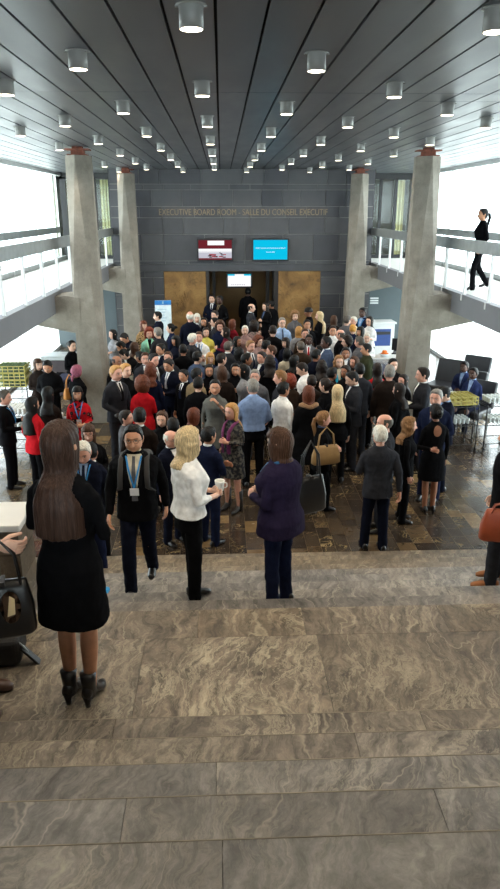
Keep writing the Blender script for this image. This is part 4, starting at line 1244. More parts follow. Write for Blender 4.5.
# ================================================================ THE CROWD
def cam_ray(px, py):
    u, v = (px-250)/F_PX, (444.5-py)/F_PX
    cp, sp_, cy, sy = math.cos(PITCH), math.sin(PITCH), math.cos(YAW), math.sin(YAW)
    fw = Vector((sy*cp, cy*cp, -sp_)); rt = Vector((cy, -sy, 0)); up = rt.cross(fw)
    return fw + rt*u + up*v
def at_height(px, py, z):
    r = cam_ray(px, py); t = (z-CAMZ)/r.z; return Vector((r.x*t, r.y*t, z))
def at_y(px, py, y):
    r = cam_ray(px, py); t = y/r.y; return Vector((r.x*t, y, CAMZ+r.z*t))
F, R_, B, L_, FR, FL, BR, BL = 0, 90, 180, -90, 45, -45, 135, -135
W = {}
PEOPLE = [
# px, py, facing, 'sex hair colour skin', 'garment colour extras', arms, height, label, options
(212, 295, F, 'm short db p', 'jacket dnavy VT', 'll', 1.80, 'man in dark suit and white shirt standing in the doorway, left of two', W),
(220, 296, FL, 'm short bk k', 'jacket black VT', 'll', 1.78, 'dark skinned man in black suit in the doorway beside the dark suited man', dict(shirt='tan', tie='brown')),
(248, 288, B, 'm short bk k', 'coat black', 'dd', 1.86, 'tall figure in long black coat seen from behind under the doorway screen', dict(Y=24.3, hr=(1.7, 2.0))),
(251, 304, R_, 'm bald db p', 'jacket char VT', 'fl', 1.77, 'balding man in charcoal suit facing right in front of the doorway', W),
(266, 303, FL, 'f long db p', 'jacket black V', 'ht', 1.72, 'woman with long dark hair, grey scarf and black jacket gesturing by the doorway', dict(shirt='slate')),
(272, 301, BL, 'm short bk b', 'coat black', 'dd', 1.74, 'black coated figure half hidden behind the gesturing long haired woman', dict(Y=22.6)),
(190, 312, B, 'm bald wh r', 'jacket dnavy', 'dd', 1.86, 'tall bald man in dark navy suit seen from behind before the left bronze panel', dict(big=1.06)),
(197, 314, F, 'f bob wh p', 'jacket grey V', 'dd', 1.72, 'white haired person half hidden behind the tall bald man in navy', W),
(204, 318, F, 'f long bk t', 'tunic black', 'dd', 1.66, 'dark haired woman in black facing the camera beside the white haired person', W),
(215, 311, FL, 'm short db p', 'jacket brown V', 'dd', 1.78, 'man with dark hair and light collar in the group below the doorway', W),
(215, 318, L_, 'm short bk p', 'jacket char V', 'fd', 1.72, 'man in charcoal jacket shown in profile facing left below the doorway', dict(ex2='G')),
(220, 322, F, 'f curly br r', 'jacket navy', 'dd', 1.68, 'curly brown haired woman in navy jacket below the two doorway men', W),
(226, 328, L_, 'f long db p', 'tunic maroon', 'hd', 1.66, 'long dark haired woman in maroon top turned left', W),
(232, 320, BR, 'f bob au p', 'jacket dred', 'dd', 1.64, 'auburn haired woman in dark red jacket seen from behind', W),
(206, 328, F, 'f long db p', 'tunic yellow', 'ff', 1.64, 'woman in yellow green top with dark hair facing the camera', W),
(199, 332, F, 'm short br r', 'shirt white CTL', 'hf', 1.74, 'red faced man in white shirt with blue lanyard beside a grey haired rucksack wearer', dict(tie='slate')),
(192, 334, BR, 'm short wh r', 'jacket char', 'fd', 1.76, 'white haired man in dark jacket carrying a black rucksack', dict(pack=1)),
(228, 342, BR, 'm short sp p', 'jacket char V', 'fd', 1.75, 'grey haired man in charcoal suit seen from behind near the crowd centre', W),
(237, 337, FR, 'f long bk b', 'tunic navy L', 'fd', 1.62, 'black haired woman with blue lanyard beside the grey haired man in charcoal', W),
(245, 326, F, 'f short wh p', 'tunic rose', 'dd', 1.66, 'white haired woman in rose top facing the camera below the doorway', W),
(254, 322, B, 'f curly db p', 'tunic rose', 'dd', 1.68, 'woman with dark curls and rose grey blouse seen from behind below the doorway', dict(pat='check')),
(250, 341, FR, 'm short lb r', 'jacket grey VT', 'fd', 1.76, 'light brown haired man in grey suit facing right at the crowd centre', W),
(246, 354, R_, 'm short bk b', 'jacket lgrey V', 'fd', 1.70, 'smiling brown skinned man in pale grey jacket turned right', W),
(258, 337, FR, 'f curly au p', 'tunic rose', 'mh', 1.63, 'reddish haired woman raising both hands at the crowd centre', W),
(266, 341, BR, 'm short bk b', 'jacket dnavy', 'dd', 1.73, 'black haired man in dark navy suit with his back turned near the crowd centre', W),
(273, 326, B, 'm short db p', 'jacket black', 'dd', 1.79, 'broad man in black suit seen from behind, left of the glasses wearer in light blue', dict(big=1.05)),
(282, 318, F, 'm short gy p', 'shirt lblue CTG', 'dd', 1.80, 'grey haired man with glasses, light blue shirt and dark tie', dict(tie='slate')),
(295, 312, F, 'f curly lb p', 'jacket grey V', 'dd', 1.70, 'smiling woman with blond brown curls and grey jacket before the right bronze panel', dict(shirt='grey')),
(309, 308, L_, 'm hat bk b', 'jacket black', 'dd', 1.77, 'person in black cap and black jacket before the right bronze panel', W),
(320, 312, L_, 'f straight bl p', 'jacket black', 'hd', 1.72, 'woman with very long blond hair and black jacket facing left by the dark tiles', W),
(307, 320, F, 'm short bk t', 'jacket black V', 'dd', 1.74, 'smiling black haired man in black jacket left of the long haired blonde', W),
(305, 329, F, 'm short br r', 'sweater brown', 'dd', 1.68, 'brown haired man in brown sweater peering over the dark skinned man with red tie', W),
(299, 327, B, 'f bob gd p', 'coat lgrey', 'dd', 1.68, 'golden haired woman in pale grey coat seen from behind', W),
(309, 335, F, 'm short bk k', 'jacket grey VT', 'fd', 1.78, 'smiling dark skinned man in grey suit with red tie', dict(tie='red')),
(301, 342, B, 'm short sp p', 'jacket brown', 'dd', 1.74, 'grey haired man in brown jacket seen from behind before the red tie man', dict(big=1.05)),
(327, 337, L_, 'm short bk k', 'jacket slate V', 'fd', 1.80, 'dark skinned man in slate blue suit facing left towards the red tie man', W),
(320, 346, L_, 'f long bk b', 'tunic maroon', 'fd', 1.60, 'woman in maroon top between the slate suit and the brown jacket', W),
(333, 326, F, 'm short db t', 'shirt white C', 'dd', 1.75, 'dark haired man in white open shirt facing the camera near the right back pier', W),
(341, 330, BL, 'm bald sp r', 'jacket black', 'dd', 1.74, 'balding man in black jacket seen from behind near the right back pier', W),
(334, 316, B, 'f bob br p', 'coat dbrown', 'dd', 1.68, 'brown haired person in dark coat standing against the dark tiles at right', W),
(347, 316, BR, 'm short sp p', 'jacket grey', 'dd', 1.78, 'dark grey haired man in grey jacket at the foot of the right back pier', dict(big=1.05)),
(354, 317, FL, 'f short wh r', 'tunic cream', 'dd', 1.66, 'pale haired woman beside the grey jacket man at the right back pier', W),
(353, 325, B, 'f afro gs p', 'jacket navy', 'dd', 1.68, 'woman with short golden hair and navy jacket seen from behind', dict(hair2='short')),
(363, 308, FL, 'm short bk k', 'jacket navy VL', 'dd', 1.90, 'tall dark skinned man in navy suit with blue lanyard at the right back pier', dict(shirt='lblue')),
(370, 317, FL, 'f long db p', 'shirt white', 'hd', 1.72, 'woman with long dark hair and white blouse by the white tables', W),
(361, 327, FL, 'f bob bk t', 'jacket dnavy', 'dd', 1.64, 'black haired woman in navy beside the white bloused woman', W),
(367, 334, F, 'f short wh p', 'tunic white', 'hd', 1.58, 'small pale person in white in front of the white bloused woman', W),
(347, 337, L_, 'f wavy db p', 'shirt lgrey G', 'fd', 1.64, 'curly dark haired woman with glasses and pale grey shirt facing left', dict(hair2='curly')),
(360, 337, BL, 'm short sp r', 'jacket grey', 'dd', 1.74, 'grey jacketed man seen from behind in front of the black haired woman in navy', dict(big=1.05)),
(367, 344, L_, 'm short bk t', 'jacket green', 'dd', 1.76, 'black haired man in dark green parka facing left', dict(big=1.1)),
(143, 321, FR, 'f fringe au p', 'tunic leop', 'dd', 1.70, 'auburn haired woman in leopard print top at the foot of the left back pier', dict(pat='leopard')),
(149, 329, F, 'f curly rd r', 'jacket mint V', 'hd', 1.66, 'woman with red curls and mint green jacket', dict(shirt='black')),
(158, 328, BL, 'm short gy p', 'jacket char', 'fd', 1.76, 'grey haired man in charcoal suit talking to the mint jacket woman', dict(big=1.04)),
(158, 312, L_, 'm short bk p', 'jacket dnavy V', 'fd', 1.78, 'black haired man in navy suit in front of the pale blue notice panel', W),
(171, 324, L_, 'f bun bk p', 'dress navy', 'fd', 1.68, 'woman in navy dress facing left beside the notice panel', dict(low='none')),
(121, 334, FL, 'm short bk t', 'jacket dnavy', 'of', 1.74, 'dark suited man bending forward beside the near left pier', dict(lean=.55)),
(119, 342, L_, 'm short bk t', 'shirt white', 'of', 1.68, 'black haired person in white shirt bending over the side table at left', dict(lean=.55)),
(122, 350, L_, 'f bun bk p', 'tunic black', 'of', 1.66, 'dark haired woman in black bending forward right of the near left pier', dict(lean=.6)),
(113, 330, FL, 'f long bk p', 'shirt lgrey', 'of', 1.62, 'woman in pale grey shirt partly hidden by the near left pier', W),
(116, 356, FR, 'm bald bk b', 'jacket black', 'dd', 1.74, 'bald brown skinned man in black just right of the near left pier', W),
(115, 366, FR, 'm short gd r', 'jacket char VT', 'vl', 1.83, 'tall fair haired man in charcoal suit and white shirt against the near left pier', dict(tie='black')),
(125, 364, FR, 'f bun gd p', 'dress black', 'fd', 1.70, 'woman with pinned up golden hair and black dress beside the tall fair man', dict(low='none')),
(142, 378, B, 'f curly au p', 'dress red', 'ff', 1.66, 'woman with big auburn curls and bright red dress seen from behind', dict(low='none', big=1.08, hr=(1.5, 1.8))),
(150, 364, B, 'f bigwavy au p', 'jacket navy', 'dd', 1.68, 'woman with long auburn hair and navy jacket seen from behind', W),
(145, 353, F, 'm short br r', 'jacket char V', 'dd', 1.72, 'brown haired man in charcoal jacket behind the long auburn hair', W),
(153, 354, FR, 'm short bk r', 'jacket black VT', 'hd', 1.76, 'black haired man in black suit with pale tie right of the long auburn hair', dict(tie='lgrey')),
(161, 344, FL, 'm short bk t', 'jacket dnavy VG', 'hd', 1.74, 'bespectacled black haired man in navy suit holding a cup', W),
(168, 352, F, 'm short br r', 'jacket char V', 'hd', 1.72, 'brown haired man in charcoal suit behind the man looking at his hands', W),
(170, 360, FL, 'm short db t', 'jacket dnavy VT', 'fh', 1.78, 'man in dark navy suit looking down at his open hands', dict(hp=.25, tie='lgrey')),
(197, 352, BR, 'm short bk p', 'jacket slate', 'dd', 1.74, 'black haired man in slate suit behind the tan jacket', W),
(196, 369, BR, 'm short bk b', 'jacket tan G', 'fd', 1.72, 'dark haired man with glasses and tan jacket', dict(big=1.05)),
(198, 378, B, 'm short bk p', 'jacket black', 'dd', 1.66, 'black jacketed man with his back turned directly before the tan jacket', W),
(210, 353, F, 'f bob gd p', 'jacket navy VG', 'dd', 1.64, 'golden haired woman with glasses and navy jacket', W),
(209, 365, F, 'f long bk t', 'tunic black', 'hd', 1.62, 'black haired woman in black above the woman eating in the grey pinafore', W),
(215, 380, F, 'f bun bk t', 'dress gdress', 'md', 1.64, 'black haired woman in grey pinafore dress eating from her raised hand', dict(low='none')),
(221, 354, BR, 'm short db p', 'jacket grey', 'dd', 1.70, 'dark haired man in grey jacket seen from behind left of the black lace top', W),
(222, 367, B, 'f bob br p', 'coat dbrown', 'dd', 1.67, 'woman with brown bob and dark brown coat seen from behind', dict(big=1.05)),
(235, 364, F, 'f long bk t', 'tunic black', 'dh', 1.62, 'long black haired woman in black lace top facing the camera', W),
(244, 365, L_, 'f long bk t', 'jacket lgrey', 'dd', 1.64, 'long black haired woman in pale grey jacket turned left', W),
(255, 370, F, 'm short gy r', 'jacket grey V', 'dd', 1.70, 'grey haired man in grey jacket facing the camera behind the broad light blue shirt', W),
(253, 380, B, 'm short gy r', 'shirt pblue C', 'll', 1.84, 'broad grey haired man in light blue shirt and black trousers seen from behind', dict(big=1.1, shirt='lblue', hr=(1.75, 1.92))),
(270, 356, B, 'f bigwavy db p', 'coat black', 'dd', 1.72, 'woman with long dark hair and long black coat seen from behind', W),
(272, 346, L_, 'm short br r', 'jacket blue', 'dd', 1.74, 'brown haired man in blue jacket above the long black coat', W),
(287, 349, B, 'f bob bk b', 'jacket cream', 'dd', 1.66, 'black haired woman in cream jacket seen from behind', W),
(281, 371, L_, 'm short lb r', 'jacket char V', 'dd', 1.76, 'light haired man in charcoal suit in profile', W),
(290, 376, B, 'f curly rd p', 'tunic brown', 'dd', 1.62, 'red curly haired woman seen from behind beside the light haired man in charcoal', W),
(305, 364, L_, 'm short db p', 'shirt white C', 'fo', 1.80, 'dark haired man in white shirt stooping to the left', dict(hp=.35)),
(312, 376, B, 'm short db p', 'jacket dbrown', 'dd', 1.66, 'brown haired man in dark jacket directly before the stooping white shirt', W),
(322, 361, B, 'f bigwavy db b', 'tunic dbrown', 'dd', 1.66, 'woman with thick dark brown hair seen from behind at the crowd centre right', W),
(326, 379, BL, 'f bun db p', 'jacket black', 'dd', 1.64, 'dark haired woman in black left of the long straight blond hair', W),
(339, 356, F, 'f bigwavy lb p', 'jacket black V', 'fd', 1.70, 'woman with big blond waves and a turquoise scarf under a black jacket', dict(turq=1, shirt='cream')),
(332, 368, BR, 'm short bk b', 'jacket dbrown', 'dd', 1.68, 'black haired man in dark jacket seen from behind below the big blond waves', W),
(355, 357, FL, 'f wavy br r', 'jacket dbrown', 'dd', 1.64, 'brown haired woman in dark jacket right of the big blond waves', W),
(360, 364, B, 'm short bk p', 'jacket char', 'dd', 1.70, 'black haired man in charcoal jacket behind the man with bowed head', W),
(355, 373, L_, 'm short bk p', 'jacket char V', 'fd', 1.80, 'black haired man in charcoal suit with bowed head facing left', dict(hp=.3, hr=(1.7, 1.9))),
(378, 364, B, 'f long db p', 'tunic red', 'dd', 1.66, 'woman with long dark hair and bright red top beside the grey haired sweater wearer', W),
(390, 366, B, 'm short gy r', 'sweater dbrown', 'dd', 1.84, 'broad grey haired man in dark brown sweater seen from behind', dict(big=1.14, hr=(1.76, 1.92), ex2='')),
(393, 359, F, 'm short bk p', 'jacket black', 'dd', 1.74, 'black haired man hidden behind the broad brown sweater', W),
(309, 387, B, 'f bob au p', 'coat black', 'dd', 1.74, 'auburn haired woman in big black coat with fur collar seen from behind', dict(big=1.15, fur=1, hr=(1.65, 1.82))),
(338, 386, B, 'f straight bl p', 'jacket black', 'dd', 1.68, 'woman with long straight blond hair and black leather jacket seen from behind', W),
(283, 383, BR, 'm short bk t', 'shirt white GC', 'fd', 1.76, 'black haired man with glasses and white shirt seen from behind', dict(lc='char', hr=(1.68, 1.85))),
(323, 412, R_, 'f pony lb r', 'jacket black V', 'ff', 1.64, 'woman in black with brown ponytail striding right carrying a tan bag', dict(stance='walkL', shirt='slate', hi=1, tan=1, hr=(1.55, 1.75))),
(232, 404, FL, 'f straight gd r', 'dress char', 'hd', 1.72, 'woman with long golden hair, grey dress and tall boots holding a snack', dict(low='none', shoe='tallboot', pat='check', scarf=1, hr=(1.6, 1.8))),
(208, 428, BR, 'm short bk t', 'jacket navy V', 'cc', 1.70, 'black haired man in navy suit with folded arms behind the blond woman in white', dict(hi=1, hr=(1.6, 1.8))),
(193, 409, BR, 'f bob au r', 'jacket dbrown', 'dd', 1.60, 'auburn bobbed woman in dark jacket behind the bald man with moustache', W),
(162, 412, F, 'f long br p', 'jacket black', 'fd', 1.62, 'brown haired woman in black jacket facing the camera left of the dark head', dict(hi=1)),
(173, 419, B, 'm short bk p', 'jacket black', 'dd', 1.62, 'short black haired person in black seen from behind next to the blond woman in white', W),
(170, 431, FR, 'm bald wh r', 'jacket dnavy VG', 'dd', 1.64, 'bald man with white fringe, glasses and moustache beside the walking man with lanyard', dict(hi=1, moust=1)),
(139, 409, B, 'm short bk r', 'jacket dbrown C', 'dd', 1.76, 'black haired man in dark brown suit seen from behind above the walking man with lanyard', dict(hi=1)),
(125, 411, R_, 'f bun db r', 'jacket grey', 'dd', 1.62, 'dark haired woman in profile facing right beside the dark brown suit', W),
(88, 425, F, 'f bob br r', 'jacket black G', 'ff', 1.68, 'brown haired woman with glasses in black holding a white cup at left', dict(hi=1, cup=1)),
(90, 444, B, 'm short bk r', 'jacket black C', 'dd', 1.66, 'black haired man in black suit seen from behind, right of the white haired man', W),
(83, 443, F, 'm short wh r', 'jacket dnavy VTL', 'dh', 1.74, 'white haired man in navy suit with blue lanyard looking down at left', dict(hi=1, Y=7.15, hp=.3, shirt='lblue', lc='navy')),
(133, 426, F, 'm short bk t', 'jacket black VTLG', 'wv', 1.74, 'man with glasses, blue lanyard, grey tie and black coat walking up the stairs', dict(hi=1, Y=5.68, stance='walkR', tie='grey', shirt='cream', big=1.08, hr=(1.6, 1.8), vz=1.02, vw=.085, lc='dnavy', straps=1, jl=1)),
(187, 429, R_+25, 'f wavy bl p', 'shirt white', 'ff', 1.70, 'blond woman in white blouse and black trousers holding a white cup on the stairs', dict(hi=1, Y=5.12, hr=(1.4, 1.8), cup=1, stance='relax', big=1.12)),
(281, 430, BL+8, 'f bob br p', 'tunic purple', 'ff', 1.66, 'woman with brown bob, dark purple jacket and navy trousers on the stairs', dict(hi=1, Y=5.02, hr=(1.4, 1.8), big=1.3, lc='navy', bscarf=1)),
(58, 425, B-14, 'f straight dl t', 'dress black', 'tf', 1.72, 'woman with long brown hair, black dress and ankle boots on the landing', dict(hi=1, Y=3.52, low='none', shoe='boot', hr=(1.5, 1.8), stance='close', shoelab='black ankle boot')),
(-72, 398, R_, 'm short br p', 'jacket slate', 'ds', 1.80, 'person in blue grey jacket and jeans cut by the left edge of the landing', dict(hi=1, Y=3.5, lc='jeans', shoe='shoe:brown', hr=(1.6, 1.95), shoelab='brown shoe')),
(514, 424, L_-10, 'm short bk p', 'jacket black', 'pp', 1.84, 'man in black jacket and grey jeans at the right edge of the stairs', dict(hi=1, Y=5.66, hr=(1.3, 2.0), lc='char', shoe='shoe:tan', shoelab='tan suede shoe', stance='relax')),
(381, 427, B, 'm short wh r', 'jacket char', 'sw', 1.78, 'white haired man in charcoal suit seen from behind standing alone on the lobby floor', dict(hi=1, hr=(1.7, 1.85), lc='dnavy', stance='relax', big=1.05)),
(386, 415, L_, 'm bald sp r', 'jacket char', 'ff', 1.74, 'bald man in grey suit facing left behind the white haired man in charcoal', dict(hi=1)),
(409, 418, R_, 'f bigwavy lb r', 'jacket black', 'od', 1.64, 'woman with long wavy brown hair in black gesturing to the right', dict(hi=1, hr=(1.55, 1.7))),
(437, 390, FL, 'm short gy r', 'jacket navy VT', 'ld', 1.84, 'grey haired man in navy suit with pale tie facing the open backed dress', dict(tie='slate', hr=(1.75, 1.95))),
(437, 405, B, 'f bun bk b', 'dress black O', 'fd', 1.72, 'black haired woman in long black dress with open back', dict(low='none', hi=1, hr=(1.6, 1.78), stance='close', lc='black')),
(447, 388, L_, 'm short bk p', 'jacket dnavy V', 'fd', 1.78, 'black haired man in navy suit looking down beside the yellow crate', dict(hp=.35, shirt='lblue')),
(424, 368, L_, 'm short db r', 'jacket char V', 'ff', 1.82, 'dark haired man in charcoal suit holding papers beside the near right pier', W),
(404, 375, FL, 'f long db r', 'dress black', 'hm', 1.66, 'dark haired woman in black dress touching her face by the near right pier', dict(low='none')),
(400, 384, BL, 'f long db p', 'coat black', 'dd', 1.60, 'dark coated woman in the shade left of the near right pier', W),
(31, 398, BR, 'f straight bk t', 'jacket red', 'pd', 1.62, 'woman with long black hair, red jacket and black trousers at left', W),
(3, 391, R_, 'm short sp r', 'jacket black VTL', 'hf', 1.80, 'grey haired man in black suit with blue lanyard at the left edge', dict(Y=11.2)),
(47, 388, B, 'f long bk b', 'dress dbrown', 'ff', 1.70, 'woman with long black hair and dark brown dress at the serving table', dict(low='none')),
(77, 387, F, 'f fringe bk t', 'dress red L', 'fd', 1.66, 'woman with black fringe and red floral dress wearing a lanyard', dict(low='none', pat='floral')),
(76, 366, BR, 'f scarf pk b', 'coat black', 'dd', 1.64, 'woman in pink headscarf and black coat with an orange shoulder bag', dict(orange=1)),
(48, 361, F, 'm short bk t', 'sweater black', 'ff', 1.70, 'black haired person in black leaning over the serving table at left', dict(hp=.4)),
(37, 359, FR, 'f fringe br p', 'jacket dbrown', 'ff', 1.62, 'brown haired woman in dark jacket behind the serving table beside the crates', W),
(71, 341, FR, 'f bun bk p', 'jacket black', 'ff', 1.66, 'woman in black standing at the grey trunk behind the near left pier', W),
(96, 421, BR, 'f bob bk p', 'coat black', 'dd', 1.50, 'short dark haired figure in black behind the woman with glasses and cup', dict(skip=1)),
(465, 362, FL, 'm short bk k', 'jacket blue V', 'ff', 1.66, 'seated dark skinned man in blue suit at the right window, farther of two', dict(stance='sit', shirt='lblue', lc='dnavy', Y=15.25)),
(474, 368, FL, 'f bun bk k', 'jacket blue V', 'ff', 1.68, 'seated dark skinned woman in blue jacket at the right window, nearer of two', dict(stance='sit', shirt='lblue', lc='dnavy', Y=14.3)),
(484, 209, L_, 'f pony bk t', 'sweater black', 'pw', 1.68, 'woman in black walking along the right balcony', dict(floor=2.8, stance='walkL', lc='black', shoe='boot', Y=15.4)),
# heads seen only in the gaps of the crowd
(183, 345, B, 'm short bk b', 'jacket black', 'dd', 1.70, 'black haired man in black seen from behind left of the white haired rucksack wearer', W),
(176, 336, FL, 'f bob bk t', 'jacket dnavy', 'dd', 1.64, 'black haired woman in navy in front of the notice panel dress', W),
(134, 343, BR, 'f wavy br p', 'tunic cream', 'fd', 1.62, 'brown haired woman in cream top beside the mint jacket', W),
(140, 352, BL, 'm short bk b', 'jacket black', 'dd', 1.70, 'black haired man in black behind the pinned up golden hair', W),
(184, 370, FL, 'm short bk t', 'jacket black VT', 'dd', 1.70, 'black haired man in black suit between the navy suit and the tan jacket', W),
(262, 352, FL, 'm short db r', 'jacket dnavy V', 'dd', 1.70, 'dark haired man in navy jacket just left of the long black coat', W),
(316, 350, BR, 'm short bk b', 'jacket dnavy', 'dd', 1.68, 'black haired man in navy behind the thick dark brown hair', W),
(346, 348, F, 'm short bk b', 'jacket char V', 'dd', 1.70, 'black haired man in charcoal behind the big blond waves', W),
(294, 356, BR, 'f long bk b', 'coat black', 'dd', 1.66, 'long black haired woman in black coat right of the cream jacket', W),
(346, 366, FL, 'f long db b', 'tunic black', 'dd', 1.62, 'dark haired woman in black between the big blond waves and the bowed man', W),
(242, 390, B, 'f bun bk p', 'jacket black', 'dd', 1.58, 'dark haired figure in black before the broad light blue shirt', dict(skip=1)),
(183, 398, FR, 'f bob bk p', 'jacket dbrown', 'dd', 1.64, 'dark haired woman in brown jacket between the suits and the grey pinafore', dict(skip=1)),
(286, 338, FL, 'f bob db p', 'tunic dnavy', 'dd', 1.60, 'dark haired woman in dark top left of the golden haired grey coat', W),
(239, 348, BL, 'f bob bk b', 'tunic char', 'dd', 1.62, 'black haired woman in charcoal left of the smiling man in pale grey', W),
(380, 350, FL, 'm short db p', 'jacket char', 'dd', 1.70, 'dark haired man in charcoal right of the dark green parka', dict(skip=1)),
(370, 376, FR, 'f wavy br p', 'coat black', 'dd', 1.58, 'brown haired woman in black coat hidden between the red top and the bowed man', dict(skip=1)),
]
spots = []
for i, p in enumerate(PEOPLE):
    o = p[8]
    if o.get('skip'): continue
    h0 = p[6]; lo_, hi_ = o.get('hr', (h0-.14, h0+.12))
    lean = o.get('lean', 0.0); off = 0.0; drop = 0.0
    if lean: drop = .80*(1-math.cos(lean))*h0/1.735; off = .78*math.sin(lean)*h0/1.735
    if o.get('hp', 0): drop = .03
    if o.get('stance') == 'sit': drop = .44
    spots.append(dict(i=i, p=p, o=o, h=h0, lo=lo_, hi=hi_, drop=drop, off=off))
def locate(s, h):
    px, py = s['p'][0], s['p'][1]; o = s['o']
    if 'Y' in o:
        P_ = at_y(px, py, o['Y']); g_ = o.get('floor', ground(o['Y'])); return P_.x, P_.y, g_, P_.z-g_+s['drop']
    P_ = at_height(px, py, h-s['drop']); return P_.x, P_.y, 0.0, h
for s in spots: s['pos'] = locate(s, s['h'])
PIERS = [(-2.85, 15.4), (4.25, 15.4), (-2.85, 22.8), (4.25, 22.8)]
for it in range(160):
    mv = False
    for a in spots:
        if 'Y' in a['o']: continue
        push = 0.0
        for b in spots:
            if a is b: continue
            dx, dy = a['pos'][0]-b['pos'][0], a['pos'][1]-b['pos'][1]
            d = math.hypot(dx, dy)
            if d < .52 and abs(dx) < .50: push += math.copysign(.52-d, dy if abs(dy) > 1e-6 else 1)
        for (qx, qy) in PIERS:
            dx, dy = a['pos'][0]-qx, a['pos'][1]-qy
            if abs(dx) < .55 and abs(dy) < .75: push += math.copysign(.3, dy)
        if a['pos'][1] > 23.1: push -= .2
        if push:
            a['h'] = min(a['hi'], max(a['lo'], a['h']-push*.06)); a['pos'] = locate(a, a['h']); mv = True
    if not mv: break
ROOT = {}
for s in spots:
    px, py, face, who, gar, arms, h0, label, o = s['p']
    x, y, z, h = s['pos']
    sex, hair, hc, skin = who.split(); g_ = gar.split(); top, tc = g_[0], g_[1]; ex = (g_[2] if len(g_) > 2 else '')+o.get('ex2', '')
    a = math.radians(face); lean = o.get('lean', 0.0)
    if s['off']: x -= s['off']*math.sin(a); y += s['off']*math.cos(a)
    zz = z
    if o.get('stance') == 'sit': zz = z-.44
    sx = face
    if 'Y' not in o and o.get('stance') != 'sit': sx = face+((s['i']*37) % 21-10)
    if hair == 'hat': pass
    low = o.get('low', 'trousers')
    r = person(x, y, zz, sx, h, sex, o.get('hair2', hair), hc, skin, top, tc, low, o.get('lc', tc if tc in ('navy', 'dnavy', 'char', 'grey', 'slate', 'dbrown') and top == 'jacket' and sex == 'm' else 'black'), arms, o.get('stance', 'stand'),
               o.get('hp', 0.0), 0.0, lean, o.get('hi', 0), ex, label, o.get('tie', 'navy'), o.get('shirt', 'white'), None, o.get('big', 1.0), o.get('pat'), o.get('shoe'), o.get('shoelab'), o.get('vz', 1.16), o.get('vw', .055))
    ROOT[label] = r
    k = h/1.735
    if o.get('fur'):
        m = MB(); n = 24; rs_ = random.Random(2)
        pts = [(.125*math.sin(t_), .02-.10*math.cos(t_), 1.445+.015*math.cos(t_*3)) for t_ in [2*PI*q/n for q in range(n+1)]]
        m.tube(pts, [.035+.006*rs_.random() for _ in pts], 8); put(finalize(m, 'fur_collar', 1), plain('tan_fur', (140, 106, 76), .9, nscale=40, namt=.4, bump=1), r)
    if o.get('turq') or o.get('scarf') or o.get('bscarf'):
        col = (30, 160, 190) if o.get('turq') else ((110, 40, 90) if o.get('scarf') else (40, 96, 140))
        m = MB()
        for s_ in (-1, 1):
            m.tube([(0, .085, 1.47), (s_*.085, .03, 1.475), (s_*.08, -.08, 1.43), (s_*.06, -.155, 1.34), (s_*.055, -.165, 1.22), (s_*.06, -.16, 1.0 if not o.get('bscarf') else .84)], [(.02, .012), (.024, .014), (.026, .016), (.028, .014), (.03, .012), (.034, .01)], 8)
        put(finalize(m, 'scarf', 1), plain('scarf_cloth', col, .8, nscale=25, namt=.4, bump=.4), r)
    if o.get('moust'):
        m = MB(); HM = head_matrix(0)
        m.tube([HM @ Vector(v) for v in ((-.026, -.090, -.064), (-.012, -.103, -.056), (0, -.106, -.054), (.012, -.103, -.056), (.026, -.090, -.064))], [.004, .006, .006, .006, .004], 6)
        put(finalize(m, 'moustache', 1), hairmat('wh'), r)
    if o.get('pack') or o.get('straps'):
        m = MB()
        for s_ in (-1, 1): m.tube([(s_*.10, .11, 1.36), (s_*.115, .05, 1.455), (s_*.12, -.075, 1.43), (s_*.125, -.165, 1.30), (s_*.13, -.175, 1.18), (s_*.17, -.02, 1.08)], [(.026, .010)]*6, 8)
        b_ = empty('rucksack', (0, 0, 0), 0, 'grey strapped rucksack on the back of the man walking up the stairs' if o.get('straps') else 'black rucksack on the back of the white haired man', 'bag')
        b_.location = r.location; b_.rotation_euler = r.rotation_euler; b_.scale = r.scale
        mm = plain('rucksack_cloth', (48, 46, 46) if o.get('straps') else (22, 22, 24), .8)
        m.build('straps', mm, b_)
        m = MB(); m.bevbox(-.15, .15, .145, .29, 1.0, 1.42, .05, 0, 4); m.build('pack_body', mm, b_)
        m = MB(); m.bevbox(-.11, .11, .28, .33, 1.04, 1.22, .02, 0, 3); m.build('front_pocket', mm, b_)
def hand_point(label, sx=1, dz=0.0, fwd=.28, lat=0.0, z=1.15):
    r = ROOT[label]; M = Matrix.LocRotScale(r.location, r.rotation_euler, r.scale)
    return M @ Vector((lat, -fwd, z))
# ---- things people hold or carry
def find(txt):
    return [v for k_, v in ROOT.items() if txt in k_][0]
def local(r, v): return Matrix.LocRotScale(r.location, r.rotation_euler, r.scale) @ Vector(v)
M_cup = plain('white_porcelain', (236, 234, 228), .3)
def cup(p, label):
    r = empty('cup', p, 0, label, 'cup')
    m = MB(); m.lathe((0, 0, 0), [(.026, 0), (.03, .004), (.038, .07), (.041, .088), (.037, .088), (.034, .07), (.028, .012)], 20); m.build('bowl', M_cup, r)
    m = MB(); m.tube([(.036, 0, .07), (.058, 0, .062), (.058, 0, .032), (.034, 0, .022)], [.004]*4, 6); m.build('handle', M_cup, r)
    return r
cup(local(find('blond woman in white blouse'), (.0, -.305, 1.10)), 'white cup held by the blond woman in white')
cup(local(find('glasses in black holding a white cup'), (0, -.30, 1.09)), 'white cup held by the bespectacled woman at left')
M_tanb = plain('tan_leather', (156, 124, 80), .6, nscale=14, bump=.3)
